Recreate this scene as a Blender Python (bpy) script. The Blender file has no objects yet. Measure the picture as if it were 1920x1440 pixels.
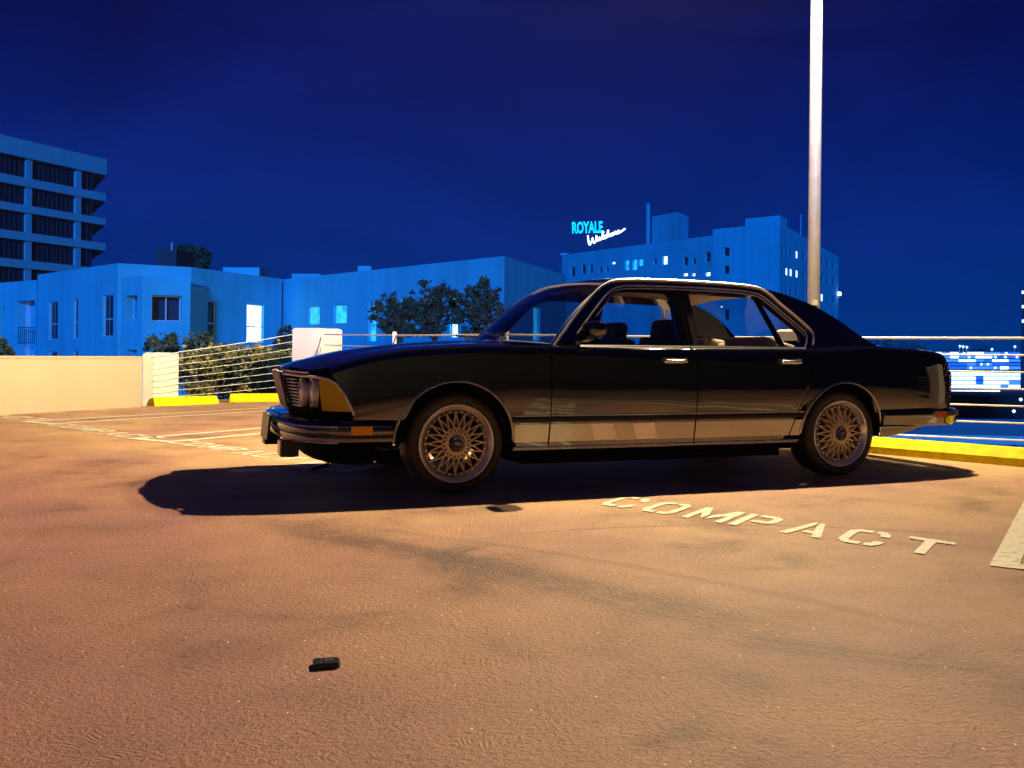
import bpy, bmesh, math, random
from mathutils import Vector, Matrix
from mathutils.geometry import tessellate_polygon

# ------------------------------------------------------------------ camera, sky, added facade fill light, exposure
S = bpy.context.scene
COL = S.collection
F, ROLL, CX, CY = 1750.0, 0.0105, 960.0, 665.0      # focal length in px of the 1920 px photo, roll, principal point
CR, SR = math.cos(ROLL), math.sin(ROLL)

def _flat(px, py, h):                                # point of the deck that a pixel looks at
    dx, dy = px-CX, py-CY
    r = Vector((dx*CR+dy*SR, F, dx*SR-dy*CR)); t = -h/r.z
    return Vector((r.x*t, r.y*t, 0))
H = 2.795/(_flat(1577, 893, 1)-_flat(855, 927, 1)).length   # camera height from the car's wheelbase

cam = bpy.data.cameras.new('camera'); cam_o = bpy.data.objects.new('camera', cam); COL.objects.link(cam_o)
cam.sensor_width = 36; cam.lens = 36*F/1920; cam.shift_y = -(720-CY)/1920; cam.clip_end = 5000; cam.clip_start = .05
cam_o.matrix_world = Matrix(((CR, -SR, 0, 0), (0, 0, -1, 0), (SR, CR, 0, H), (0, 0, 0, 1)))
S.camera = cam_o

S.view_settings.view_transform = 'Standard'; S.view_settings.look = 'None'
S.view_settings.exposure = 0; S.view_settings.gamma = 1
try: S.view_settings.use_curve_mapping = False
except Exception: pass
S.cycles.use_denoising = True
S.cycles.max_bounces = 8; S.cycles.transparent_max_bounces = 16
S.cycles.caustics_reflective = False; S.cycles.caustics_refractive = False
S.cycles.sample_clamp_indirect = 4.0

world = bpy.data.worlds.new('World'); S.world = world; world.use_nodes = True
nt = world.node_tree; nt.nodes.clear()
def N(nt, t, **kw):
    n = nt.nodes.new(t)
    for k, v in kw.items():
        if k.startswith('i_'): n.inputs[k[2:].replace('_', ' ')].default_value = v
        else: setattr(n, k, v)
    return n
def ramp(nt, stops, interp='LINEAR'):
    r = nt.nodes.new('ShaderNodeValToRGB'); e = r.color_ramp.elements; r.color_ramp.interpolation = interp
    while len(e) < len(stops): e.new(0.5)
    for k, (p, c) in enumerate(stops):
        e[k].position = p; e[k].color = (*c, 1) if len(c) == 3 else c
    return r
def build_sky():
    L = nt.links.new
    tc = N(nt, 'ShaderNodeTexCoord'); sx = N(nt, 'ShaderNodeSeparateXYZ'); L(tc.outputs['Generated'], sx.inputs[0])
    ab = N(nt, 'ShaderNodeMath', operation='ABSOLUTE'); L(sx.outputs['Z'], ab.inputs[0])
    r = ramp(nt, [(0, (.0002, .036, .225)), (.10, (.0002, .0190, .180)), (.21, (.0002, .0100, .130)), (.31, (.0002, .0026, .072)), (.45, (.0004, .0020, .050)), (.7, (.0004, .0014, .022)), (1, (.0004, .0012, .016))])
    L(ab.outputs[0], r.inputs[0])
    mp = N(nt, 'ShaderNodeMapping'); mp.inputs['Scale'].default_value = (1.2, 1.2, 3.0); L(tc.outputs['Generated'], mp.inputs[0])
    nz = N(nt, 'ShaderNodeTexNoise', i_Scale=1.7, i_Detail=5.0, i_Roughness=.55, i_Distortion=.6); L(mp.outputs[0], nz.inputs['Vector'])
    cr = ramp(nt, [(.42, (0, 0, 0)), (.66, (1, 1, 1))]); L(nz.outputs['Fac'], cr.inputs[0])
    mx = N(nt, 'ShaderNodeMixRGB', blend_type='ADD'); mx.inputs[2].default_value = (.0012, .004, .050, 1)
    L(cr.outputs[0], mx.inputs[0]); L(r.outputs[0], mx.inputs[1])
    bg = N(nt, 'ShaderNodeBackground', i_Strength=1.0); L(mx.outputs[0], bg.inputs[0])
    out = N(nt, 'ShaderNodeOutputWorld'); L(bg.outputs[0], out.inputs[0])
build_sky()

facade_fill = bpy.data.lights.new('facade_fill', 'SUN'); facade_fill_o = bpy.data.objects.new('facade_fill', facade_fill); COL.objects.link(facade_fill_o)  # low blue light added to brighten the building fronts, source not in view
facade_fill.energy = 3.7; facade_fill.color = (.0, .235, 1.0); facade_fill.angle = math.radians(4)
facade_fill_o.rotation_euler = Vector((.04, 1, -math.tan(math.radians(13)))).to_track_quat('-Z', 'Y').to_euler()

# ------------------------------------------------------------------ helpers
def hz(px): return CY+(px-CX)*SR/CR
def ground(px, py, z=0.0):
    dx, dy = px-CX, py-CY
    r = Vector((dx*CR+dy*SR, F, dx*SR-dy*CR)); t = (z-H)/r.z
    return Vector((r.x*t, r.y*t, z))
def at(px, py, Y):
    dx, dy = px-CX, py-CY
    r = Vector((dx*CR+dy*SR, F, dx*SR-dy*CR)); t = Y/r.y
    return Vector((r.x*t, Y, H+r.z*t))

def mat(name, col, rough=.6, metal=0.0, spec=.5, var=0.0, vscale=3.0, bump=0.0, bscale=20.0, emit=None, estr=0.0, coat=0.0, col2=None):
    m = bpy.data.materials.new(name); m.use_nodes = True; t = m.node_tree; b = t.nodes['Principled BSDF']; L = t.links.new
    b.inputs['Base Color'].default_value = (*col, 1); b.inputs['Roughness'].default_value = rough
    b.inputs['Metallic'].default_value = metal; b.inputs['Specular IOR Level'].default_value = spec
    b.inputs['Coat Weight'].default_value = coat; b.inputs['Coat Roughness'].default_value = .03
    if emit: b.inputs['Emission Color'].default_value = (*emit, 1); b.inputs['Emission Strength'].default_value = estr
    tc = N(t, 'ShaderNodeTexCoord')
    if var or col2:
        n = N(t, 'ShaderNodeTexNoise', i_Scale=vscale, i_Detail=6.0, i_Roughness=.6); L(tc.outputs['Object'], n.inputs['Vector'])
        c2 = col2 or tuple(c*(1-var) for c in col)
        r = ramp(t, [(.3, c2), (.7, col)]); L(n.outputs['Fac'], r.inputs[0]); L(r.outputs[0], b.inputs['Base Color'])
    if bump:
        n = N(t, 'ShaderNodeTexNoise', i_Scale=bscale, i_Detail=4.0); L(tc.outputs['Object'], n.inputs['Vector'])
        bp = N(t, 'ShaderNodeBump', i_Strength=bump, i_Distance=.01); L(n.outputs['Fac'], bp.inputs['Height']); L(bp.outputs[0], b.inputs['Normal'])
    return m

def streaks(m, amt=.35, sc=1.0):
    t = m.node_tree; b = t.nodes['Principled BSDF']; L = t.links.new; src = b.inputs['Base Color'].links[0].from_socket
    tc = N(t, 'ShaderNodeTexCoord'); mp = N(t, 'ShaderNodeMapping'); mp.inputs['Scale'].default_value = (1.6*sc, 1.6*sc, .09*sc); L(tc.outputs['Object'], mp.inputs[0])
    n = N(t, 'ShaderNodeTexNoise', i_Scale=1.0, i_Detail=6.0, i_Roughness=.65); L(mp.outputs[0], n.inputs['Vector'])
    r = ramp(t, [(.36, (1-amt,)*3), (.56, (1, 1, 1))]); L(n.outputs['Fac'], r.inputs[0])
    x = N(t, 'ShaderNodeMixRGB', blend_type='MULTIPLY'); x.inputs[0].default_value = 1; L(src, x.inputs[1]); L(r.outputs[0], x.inputs[2]); L(x.outputs[0], b.inputs['Base Color'])
def glass_mat(name, tint, ior=1.5, rough=0.0):
    m = bpy.data.materials.new(name); m.use_nodes = True; t = m.node_tree; t.nodes.clear(); L = t.links.new
    tr = N(t, 'ShaderNodeBsdfTransparent'); tr.inputs[0].default_value = (*tint, 1)
    gl = N(t, 'ShaderNodeBsdfGlossy'); gl.inputs[0].default_value = (1, 1, 1, 1); gl.inputs['Roughness'].default_value = rough
    lw = N(t, 'ShaderNodeLayerWeight', i_Blend=.5); pw = N(t, 'ShaderNodeMath', operation='POWER'); pw.inputs[1].default_value = 5.0
    fr = N(t, 'ShaderNodeMath', operation='MULTIPLY_ADD'); fr.inputs[1].default_value = .94; fr.inputs[2].default_value = .06
    L(lw.outputs['Facing'], pw.inputs[0]); L(pw.outputs[0], fr.inputs[0])
    mx = N(t, 'ShaderNodeMixShader'); o = N(t, 'ShaderNodeOutputMaterial')
    L(fr.outputs[0], mx.inputs[0]); L(tr.outputs[0], mx.inputs[1]); L(gl.outputs[0], mx.inputs[2]); L(mx.outputs[0], o.inputs[0])
    return m

def obj(name, verts, faces, m, parent=None, smooth=False, angle=40, solid=0.0, matrix=None):
    me = bpy.data.meshes.new(name)
    if solid or True:
        bm = bmesh.new()
        vs = [bm.verts.new(v) for v in verts]
        for f in faces:
            try: bm.faces.new([vs[i] for i in f])
            except ValueError: pass
        bmesh.ops.recalc_face_normals(bm, faces=bm.faces)
        if solid: bmesh.ops.solidify(bm, geom=bm.faces[:], thickness=solid)
        bm.to_mesh(me); bm.free()
    if smooth:
        for p in me.polygons: p.use_smooth = True
        me.set_sharp_from_angle(angle=math.radians(angle))
    me.materials.append(m)
    o = bpy.data.objects.new(name, me); COL.objects.link(o)
    if parent: o.parent = parent
    if matrix: o.matrix_local = matrix
    return o
def share(name, me, parent=None, matrix=None):
    o = bpy.data.objects.new(name, me); COL.objects.link(o)
    if parent: o.parent = parent
    if matrix is not None: o.matrix_local = matrix
    return o
def thing(name, label, cat, loc=(0, 0, 0), rz=0.0, group=None):
    o = bpy.data.objects.new(name, None); COL.objects.link(o); o.location = loc; o.rotation_euler = (0, 0, rz)
    o.empty_display_size = .2
    return tag(o, label, cat, group)
def tag(o, label, cat, group=None):
    o['label'] = label; o['category'] = cat
    if group: o['group'] = group
    return o
def struct(o): o['kind'] = 'structure'; return o
def stuff(o): o['kind'] = 'stuff'; return o

class MB:
    def __init__(s): s.v = []; s.f = []
    def add(s, v, f):
        k = len(s.v); s.v += [Vector(p) for p in v]; s.f += [tuple(i+k for i in q) for q in f]; return s
    def box(s, c, d, rot=None):
        c = Vector(c); h = Vector(d)/2
        p = [Vector((x*h.x, y*h.y, z*h.z)) for x in (-1, 1) for y in (-1, 1) for z in (-1, 1)]
        if rot: p = [rot @ q for q in p]
        return s.add([c+q for q in p], [(0, 1, 3, 2), (4, 6, 7, 5), (0, 4, 5, 1), (2, 3, 7, 6), (0, 2, 6, 4), (1, 5, 7, 3)])
    def bar(s, a, b, w, h, up=(0, 0, 1)):
        a, b = Vector(a), Vector(b); d = (b-a).normalized(); u = Vector(up); x = d.cross(u)
        if x.length < 1e-5: x = d.cross(Vector((1, 0, 0)))
        x.normalize(); u = x.cross(d)
        p = [q+x*i*w/2+u*j*h/2 for q in (a, b) for i, j in ((-1, -1), (1, -1), (1, 1), (-1, 1))]
        return s.add(p, [(0, 1, 2, 3), (4, 7, 6, 5), (0, 4, 5, 1), (1, 5, 6, 2), (2, 6, 7, 3), (3, 7, 4, 0)])
    def prism(s, poly, z0, z1):
        n = len(poly)
        return s.add([(p[0], p[1], z0) for p in poly]+[(p[0], p[1], z1) for p in poly],
                     [tuple(range(n))[::-1], tuple(range(n, 2*n))]+[(i, (i+1) % n, n+(i+1) % n, n+i) for i in range(n)])
    def tube(s, path, r, seg=8, closed=False):
        path = [Vector(p) for p in path]; n = len(path); rr = r if isinstance(r, (list, tuple)) else [r]*n
        vs = []; ref = None
        for i, p in enumerate(path):
            if closed: d = path[(i+1) % n]-path[i-1]
            else: d = path[min(i+1, n-1)]-path[max(i-1, 0)]
            d.normalize()
            if ref is None: ref = Vector((0, 0, 1)) if abs(d.z) < .9 else Vector((1, 0, 0))
            x = d.cross(ref); x.normalize(); y = x.cross(d); ref = y
            vs += [p+(x*math.cos(a)+y*math.sin(a))*rr[i] for a in [2*math.pi*k/seg for k in range(seg)]]
        fs = []
        for i in range(n if closed else n-1):
            j = (i+1) % n
            fs += [(i*seg+k, i*seg+(k+1) % seg, j*seg+(k+1) % seg, j*seg+k) for k in range(seg)]
        if not closed: fs += [tuple(range(seg))[::-1], tuple(range((n-1)*seg, n*seg))]
        return s.add(vs, fs)
    def lathe(s, prof, seg=48, M=None):                 # profile of (radius, axial) about the local Y axis
        vs = []; n = len(prof)
        for k in range(seg):
            a = 2*math.pi*k/seg
            vs += [Vector((r*math.cos(a), y, r*math.sin(a))) for r, y in prof]
        if M: vs = [M @ v for v in vs]
        return s.add(vs, [(k*n+i, k*n+i+1, ((k+1) % seg)*n+i+1, ((k+1) % seg)*n+i) for k in range(seg) for i in range(n-1)])
    def grid(s, pts):
        nr, nc = len(pts), len(pts[0])
        return s.add([p for r in pts for p in r], [(i*nc+j, i*nc+j+1, (i+1)*nc+j+1, (i+1)*nc+j) for i in range(nr-1) for j in range(nc-1)])
    def sweep(s, path, prof, close=True):               # path in plan, profile of (outwards, up)
        path = [Vector(p) for p in path]; n = len(path); m = len(prof); vs = []
        for i, p in enumerate(path):
            d = path[min(i+1, n-1)]-path[max(i-1, 0)]; d.z = 0; d.normalize(); o = Vector((d.y, -d.x, 0))
            vs += [p+o*a+Vector((0, 0, b)) for a, b in prof]
        fs = [(i*m+k, i*m+(k+1) % m, (i+1)*m+(k+1) % m, (i+1)*m+k) for i in range(n-1) for k in range(m if close else m-1)]
        if close: fs += [tuple(range(m)), tuple(range((n-1)*m, n*m))[::-1]]
        return s.add(vs, fs)
    def build(s, name, m, parent=None, **kw): return obj(name, s.v, s.f, m, parent, **kw)

def poly_holes(outer, holes):
    loops = [[Vector((p[0], p[1], 0)) for p in l] for l in [outer]+holes]
    flat = [p for l in loops for p in l]
    return flat, [tuple(t) for t in tessellate_polygon(loops)]
def interp(T, x):
    if x <= T[0][0]: return T[0][1]
    for (a, fa), (b, fb) in zip(T, T[1:]):
        if x <= b: return fa+(fb-fa)*(x-a)/(b-a)
    return T[-1][1]
def smooth_interp(T, x):                                 # Catmull-Rom through the table
    n = len(T)
    if x <= T[0][0]: return T[0][1]
    if x >= T[-1][0]: return T[-1][1]
    k = max(i for i in range(n-1) if T[i][0] <= x)
    a, b = T[k], T[k+1]; h = b[0]-a[0]; t = (x-a[0])/h
    p = T[k-1] if k else a; q = T[k+2] if k+2 < n else b
    ma = (b[1]-p[1])/(b[0]-p[0])*h if b[0] != p[0] else 0; mb = (q[1]-a[1])/(q[0]-a[0])*h if q[0] != a[0] else 0
    return (2*t**3-3*t*t+1)*a[1]+(t**3-2*t*t+t)*ma+(-2*t**3+3*t*t)*b[1]+(t**3-t*t)*mb
def text_mesh(body, size, extrude=0.0, bevel=0.0, outline=False):
    c = bpy.data.curves.new('lettering', 'FONT'); c.body = body; c.size = size; c.extrude = extrude; c.bevel_depth = bevel
    if outline: c.fill_mode = 'NONE'
    c.align_x = 'CENTER'; c.align_y = 'CENTER'; c.resolution_u = 3
    o = bpy.data.objects.new('lettering', c); COL.objects.link(o)
    bpy.context.view_layer.update()
    me = bpy.data.meshes.new_from_object(o.evaluated_get(bpy.context.evaluated_depsgraph_get()))
    bpy.data.objects.remove(o); bpy.data.curves.remove(c)
    return me

def car_paint():
    m = mat('black_car_paint', (.003, .003, .0035), .035, 0, .5); t = m.node_tree; b = t.nodes['Principled BSDF']; b.inputs['IOR'].default_value = 2.15
    tc = N(t, 'ShaderNodeTexCoord'); n = N(t, 'ShaderNodeTexNoise', i_Scale=2.6, i_Detail=1.0); t.links.new(tc.outputs['Object'], n.inputs['Vector'])
    bp = N(t, 'ShaderNodeBump', i_Strength=.25, i_Distance=.02); t.links.new(n.outputs['Fac'], bp.inputs['Height']); t.links.new(bp.outputs[0], b.inputs['Normal'])
    return m
M = dict(
    paint=car_paint(),
    gold=mat('gold_two_tone_paint', (.42, .40, .35), .24, .85, coat=.3, var=.10, vscale=30),
    bar=mat('pale_bronze_stripe', (.92, .84, .76), .35, .5, coat=.3),
    chrome=mat('chrome', (.92, .91, .90), .22, 1),
    bright=mat('bright_moulding', (.95, .94, .93), .40, 1),
    satin=mat('satin_bright_trim', (.92, .90, .87), .38, .35),
    alu=mat('brushed_trim', (.55, .54, .54), .35, 1),
    rubber=mat('black_rubber', (.012, .012, .012), .55, 0, .4),
    plastic=mat('black_plastic', (.010, .010, .011), .35),
    tyre=mat('tyre_rubber', (.035, .028, .025), .55, 0, .5, bump=.15, bscale=150),
    wgold=mat('gold_wheel_paint', (.96, .78, .46), .36, .30),
    lip=mat('polished_rim_lip', (.98, .95, .88), .22, .55),
    barrel=mat('dark_rim_barrel', (.03, .028, .025), .45, .6),
    under=mat('underbody_black', (.004, .004, .004), .9, 0, .1),
    amber=mat('amber_lens', (.95, .42, .01), .35, 0, .2),
    amber_d=mat('smoky_amber_lens', (.62, .47, .01), .3, 0, .25),
    red=mat('red_lens', (.45, .02, .01), .2, coat=.5),
    lamp=mat('headlamp_glass', (.70, .64, .56), .22, .2),
    leather=mat('tan_leather', (.84, .64, .50), .5, var=.25, vscale=14, bump=.2, bscale=30),
    dark_leather=mat('dark_leather', (.035, .028, .025), .5),
    liner=mat('beige_headliner', (.55, .42, .33), .8),
    glass=glass_mat('car_glass', (.80, .84, .86)), screen=glass_mat('tinted_windscreen', (.42, .43, .46)),
    white=mat('white_print', (.8, .8, .76), .4),
    wallc=mat('cream_wall_paint', (.38, .325, .245), .8, var=.10, vscale=1.6, bump=.3, bscale=60),
    conc=mat('cream_painted_concrete', (.68, .64, .60), .75, var=.15, vscale=2.2, bump=.3, bscale=60),
    cable=mat('galvanised_cable', (.82, .82, .82), .4, .15),
    yellow=mat('yellow_stop_paint', (.88, .74, .004), .6, 0, .15, var=.16, vscale=9, bump=.3, bscale=70),
    pole=mat('galvanised_pole', (.44, .43, .48), .5, .2, var=.2, vscale=12),
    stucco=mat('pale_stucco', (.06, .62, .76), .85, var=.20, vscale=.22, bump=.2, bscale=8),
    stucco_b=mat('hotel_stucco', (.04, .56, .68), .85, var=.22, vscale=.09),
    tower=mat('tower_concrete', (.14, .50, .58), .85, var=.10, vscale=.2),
    dark_glass=mat('dark_window_glass', (.012, .020, .030), .12),
    frame=mat('window_frame', (.50, .66, .74), .5),
    lit=mat('lit_window', (.8, .8, .8), .5, emit=(.70, .95, 1.0), estr=2.4),
    lit_c=mat('lit_window_cyan', (.1, .5, .6), .5, emit=(.02, .46, .85), estr=1.5),
    lit_w=mat('lit_window_white', (.8, .8, .8), .5, emit=(.80, .93, 1.0), estr=2.2),
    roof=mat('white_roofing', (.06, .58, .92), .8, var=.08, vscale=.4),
    asphalt=mat('street_asphalt', (.035, .037, .040), .9, var=.3, vscale=.2),
    dark_wall=mat('dark_wall', (.03, .045, .07), .9, var=.2, vscale=.3),
    bark=mat('bark', (.05, .04, .03), .9, var=.3),
)
streaks(M['stucco'], .13, .55); streaks(M['stucco_b'], .14, .25); streaks(M['tower'], .12, .25); streaks(M['conc'], .07, 2.0); streaks(M['pole'], .2, 6.0); streaks(M['yellow'], .22, 5.0)
def uneven(m, sc, lo):                                  # rooms are not evenly lit: blinds, lamps, things by the glass
    t = m.node_tree; b = t.nodes['Principled BSDF']; L = t.links.new; st = b.inputs['Emission Strength'].default_value
    tc = N(t, 'ShaderNodeTexCoord'); n = N(t, 'ShaderNodeTexNoise', i_Scale=sc, i_Detail=4.0, i_Roughness=.6); L(tc.outputs['Object'], n.inputs['Vector'])
    r = N(t, 'ShaderNodeMapRange'); L(n.outputs['Fac'], r.inputs[0]); r.inputs[1].default_value = .38; r.inputs[2].default_value = .60; r.inputs[3].default_value = st*lo; r.inputs[4].default_value = st
    L(r.outputs[0], b.inputs['Emission Strength'])
uneven(M['lit'], 2.5, .25); uneven(M['lit_c'], 1.4, .35); uneven(M['lit_w'], 1.2, .55)
def leaf_mat(name, a, b):
    m = bpy.data.materials.new(name); m.use_nodes = True; t = m.node_tree; bs = t.nodes['Principled BSDF']; L = t.links.new
    g = N(t, 'ShaderNodeTexCoord'); n = N(t, 'ShaderNodeTexNoise', i_Scale=4.0, i_Detail=3.0); L(g.outputs['Object'], n.inputs['Vector'])
    r = ramp(t, [(.35, a), (.65, b)]); L(n.outputs['Fac'], r.inputs[0]); L(r.outputs[0], bs.inputs['Base Color'])
    bs.inputs['Roughness'].default_value = .55
    return m
M['leaf'] = leaf_mat('olive_leaves', (.10, .11, .03), (.24, .21, .06))
M['leaf_d'] = leaf_mat('dark_leaves', (.030, .060, .040), (.060, .095, .055))

# ------------------------------------------------------------------ deck, rail line, wall
def circle3(a, b, c):
    ax, ay, bx, by, cx, cy = a.x, a.y, b.x, b.y, c.x, c.y; d = 2*(ax*(by-cy)+bx*(cy-ay)+cx*(ay-by))
    ux = ((ax*ax+ay*ay)*(by-cy)+(bx*bx+by*by)*(cy-ay)+(cx*cx+cy*cy)*(ay-by))/d
    uy = ((ax*ax+ay*ay)*(cx-bx)+(bx*bx+by*by)*(ax-cx)+(cx*cx+cy*cy)*(bx-ax))/d
    o = Vector((ux, uy, 0)); return o, (Vector((ax, ay, 0))-o).length
def deck_material():
    m = bpy.data.materials.new('deck_coating'); m.use_nodes = True; t = m.node_tree; b = t.nodes['Principled BSDF']; L = t.links.new
    tc = N(t, 'ShaderNodeTexCoord'); P = tc.outputs['Object']
    def noise(sc, det=4.0, ro=.55, di=0.0, vec=None):
        n = N(t, 'ShaderNodeTexNoise', i_Scale=sc, i_Detail=det, i_Roughness=ro, i_Distortion=di); L(vec or P, n.inputs['Vector']); return n
    def mth(op, a, b_=None, c=None):
        n = N(t, 'ShaderNodeMath', operation=op)
        for k, x in enumerate((a, b_, c)):
            if x is None: continue
            if isinstance(x, (int, float)): n.inputs[k].default_value = x
            else: L(x, n.inputs[k])
        return n.outputs[0]
    def mul(a, b_, f=1.0):
        n = N(t, 'ShaderNodeMixRGB', blend_type='MULTIPLY'); n.inputs[0].default_value = f; L(a, n.inputs[1]); L(b_, n.inputs[2]); return n.outputs[0]
    def rmp(src, st): r = ramp(t, st); L(src, r.inputs[0]); return r.outputs[0]
    big = noise(.42, 3.0, .5, .9); mid = noise(1.6, 8.0, .68, .4)
    col = rmp(big.outputs['Fac'], [(.33, (.43, .255, .200)), (.46, (.48, .290, .200)), (.56, (.54, .345, .200)), (.70, (.58, .385, .215))])
    col = mul(col, rmp(mid.outputs['Fac'], [(.32, (.42, .38, .40)), (.45, (.86, .85, .86)), (.56, (1.02, 1.02, 1.02)), (.68, (1.14, 1.12, 1.08))]), .85)
    # dim foreground painted into the colour: darker and mauve nearer than the stall words
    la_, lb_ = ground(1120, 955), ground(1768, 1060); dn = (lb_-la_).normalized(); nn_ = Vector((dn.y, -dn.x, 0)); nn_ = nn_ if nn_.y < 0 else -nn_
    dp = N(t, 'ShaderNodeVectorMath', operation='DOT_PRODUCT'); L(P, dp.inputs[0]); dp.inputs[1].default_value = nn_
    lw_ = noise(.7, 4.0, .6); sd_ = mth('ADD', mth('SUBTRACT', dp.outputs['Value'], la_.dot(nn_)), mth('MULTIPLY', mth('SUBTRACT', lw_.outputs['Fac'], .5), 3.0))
    dim_mask = N(t, 'ShaderNodeMapRange', interpolation_type='SMOOTHSTEP'); L(sd_, dim_mask.inputs[0]); dim_mask.inputs[1].default_value = -.2; dim_mask.inputs[2].default_value = 1.6
    mx = N(t, 'ShaderNodeMixRGB', blend_type='MULTIPLY'); L(dim_mask.outputs[0], mx.inputs[0]); L(col, mx.inputs[1]); mx.inputs[2].default_value = (.66, .545, .68, 1); col = mx.outputs[0]
    # rubber tracks left by turning tyres
    for pts, w, k in (((ground(520, 985), ground(900, 1062), ground(1560, 1215)),   .20, .85), ((ground(640, 985), ground(1050, 1040), ground(1900, 1215)), .05, .45), ((ground(1240, 1180), ground(1560, 1225), ground(1900, 1262)), .14, .6), ((ground(900, 1010), ground(1400, 985), ground(1900, 1012)), .03, .5), ((ground(1180, 1400), ground(1330, 1375), ground(1500, 1400)), .05, .5), ((ground(820, 1075), ground(850, 1035), ground(905, 1020)), .10, .95), ((ground(560, 1000), ground(760, 1030), ground(1000, 1075)), .12, .7)):
        o, R = circle3(*pts); ds = N(t, 'ShaderNodeVectorMath', operation='DISTANCE'); L(P, ds.inputs[0]); ds.inputs[1].default_value = o
        e = mth('ABSOLUTE', mth('SUBTRACT', ds.outputs['Value'], R)); mid_ = (pts[0]+pts[2])/2; half = (pts[0]-pts[2]).length*.62
        d2 = N(t, 'ShaderNodeVectorMath', operation='DISTANCE'); L(P, d2.inputs[0]); d2.inputs[1].default_value = mid_
        m1 = N(t, 'ShaderNodeMapRange', interpolation_type='SMOOTHSTEP'); L(e, m1.inputs[0]); m1.inputs[1].default_value = w; m1.inputs[2].default_value = w*.25
        m2 = N(t, 'ShaderNodeMapRange', interpolation_type='SMOOTHSTEP'); L(d2.outputs['Value'], m2.inputs[0]); m2.inputs[1].default_value = half; m2.inputs[2].default_value = half*.45
        br = noise(7.0, 6.0, .7); m3 = N(t, 'ShaderNodeMapRange'); L(br.outputs['Fac'], m3.inputs[0]); m3.inputs[1].default_value = .30; m3.inputs[2].default_value = .52
        cb = N(t, 'ShaderNodeCombineXYZ'); L(mth('MULTIPLY', ds.outputs['Value'], 34.0), cb.inputs[0])
        ln = noise(1.0, 3.0, .7, 0.0, cb.outputs[0]); m4 = N(t, 'ShaderNodeMapRange'); L(ln.outputs['Fac'], m4.inputs[0]); m4.inputs[1].default_value = .36; m4.inputs[2].default_value = .60
        f = mth('MULTIPLY', mth('MULTIPLY', m1.outputs[0], m2.outputs[0]), mth('MULTIPLY', mth('MULTIPLY', m3.outputs[0], mth('MULTIPLY_ADD', m4.outputs[0], .75, .25)), k))
        mx = N(t, 'ShaderNodeMixRGB', blend_type='MIX'); L(f, mx.inputs[0]); L(col, mx.inputs[1]); mx.inputs[2].default_value = (.10, .050, .052, 1); col = mx.outputs[0]
    # trowel swirls broken into short strokes
    wob = noise(4.0, 2.0); mv = N(t, 'ShaderNodeMixRGB', blend_type='ADD'); mv.inputs[0].default_value = .22; L(P, mv.inputs[1]); L(wob.outputs['Color'], mv.inputs[2])
    vo = N(t, 'ShaderNodeTexVoronoi', i_Scale=3.6); vo.voronoi_dimensions = '2D'; L(mv.outputs[0], vo.inputs['Vector'])
    wv = mth('SINE', mth('MULTIPLY', vo.outputs['Distance'], 95.0))
    brk = noise(24.0, 2.0, .5, 1.2); bm_ = N(t, 'ShaderNodeMapRange'); L(brk.outputs['Fac'], bm_.inputs[0]); bm_.inputs[1].default_value = .47; bm_.inputs[2].default_value = .62
    area = noise(1.9, 2.0); am = N(t, 'ShaderNodeMapRange'); L(area.outputs['Fac'], am.inputs[0]); am.inputs[1].default_value = .42; am.inputs[2].default_value = .60
    strokes = mth('MULTIPLY', mth('MULTIPLY', wv, bm_.outputs[0]), am.outputs[0])
    flake = noise(60.0, 4.0, .65, .5); grain = noise(190.0, 3.0, .7)
    h = mth('MULTIPLY_ADD', strokes, .10, mth('MULTIPLY_ADD', flake.outputs['Fac'], .95, mth('MULTIPLY', grain.outputs['Fac'], .35)))
    bp = N(t, 'ShaderNodeBump', i_Strength=.8, i_Distance=.010); L(h, bp.inputs['Height']); L(bp.outputs[0], b.inputs['Normal'])
    col = mul(col, rmp(flake.outputs['Fac'], [(.32, (.42, .38, .38)), (.44, (.95, .95, .95)), (.60, (1.0, 1.0, 1.0)), (.70, (1.3, 1.25, 1.2))]), .7)
    col = mul(col, rmp(grain.outputs['Fac'], [(.34, (.60, .58, .58)), (.52, (1, 1, 1)), (.70, (1.3, 1.28, 1.22))]), .6)
    # glints on grit, painted as white specks in the base colour
    vs_ = N(t, 'ShaderNodeTexVoronoi', i_Scale=38.0); vs_.voronoi_dimensions = '2D'; L(P, vs_.inputs['Vector'])
    sp = N(t, 'ShaderNodeSeparateColor'); L(vs_.outputs['Color'], sp.inputs[0])
    gl = mth('MULTIPLY', mth('GREATER_THAN', sp.outputs[0], .985), mth('LESS_THAN', vs_.outputs['Distance'], .10))
    mx = N(t, 'ShaderNodeMixRGB', blend_type='MIX'); L(gl, mx.inputs[0]); L(col, mx.inputs[1]); mx.inputs[2].default_value = (.95, .95, .9, 1)
    L(mx.outputs[0], b.inputs['Base Color'])
    b.inputs['Roughness'].default_value = .6; b.inputs['Specular IOR Level'].default_value = .35
    return m
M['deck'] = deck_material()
def paint_material():
    m = bpy.data.materials.new('worn_marking_paint'); m.use_nodes = True; t = m.node_tree; b = t.nodes['Principled BSDF']; L = t.links.new
    tc = N(t, 'ShaderNodeTexCoord'); n = N(t, 'ShaderNodeTexNoise', i_Scale=24.0, i_Detail=6.0, i_Roughness=.7); L(tc.outputs['Object'], n.inputs['Vector'])
    r = ramp(t, [(.36, (.44, .32, .22)), (.45, (.74, .70, .59)), (.7, (.80, .77, .66))]); L(n.outputs['Fac'], r.inputs[0]); L(r.outputs[0], b.inputs['Base Color'])
    b.inputs['Roughness'].default_value = .6
    return m
M['marking'] = paint_material()

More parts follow.
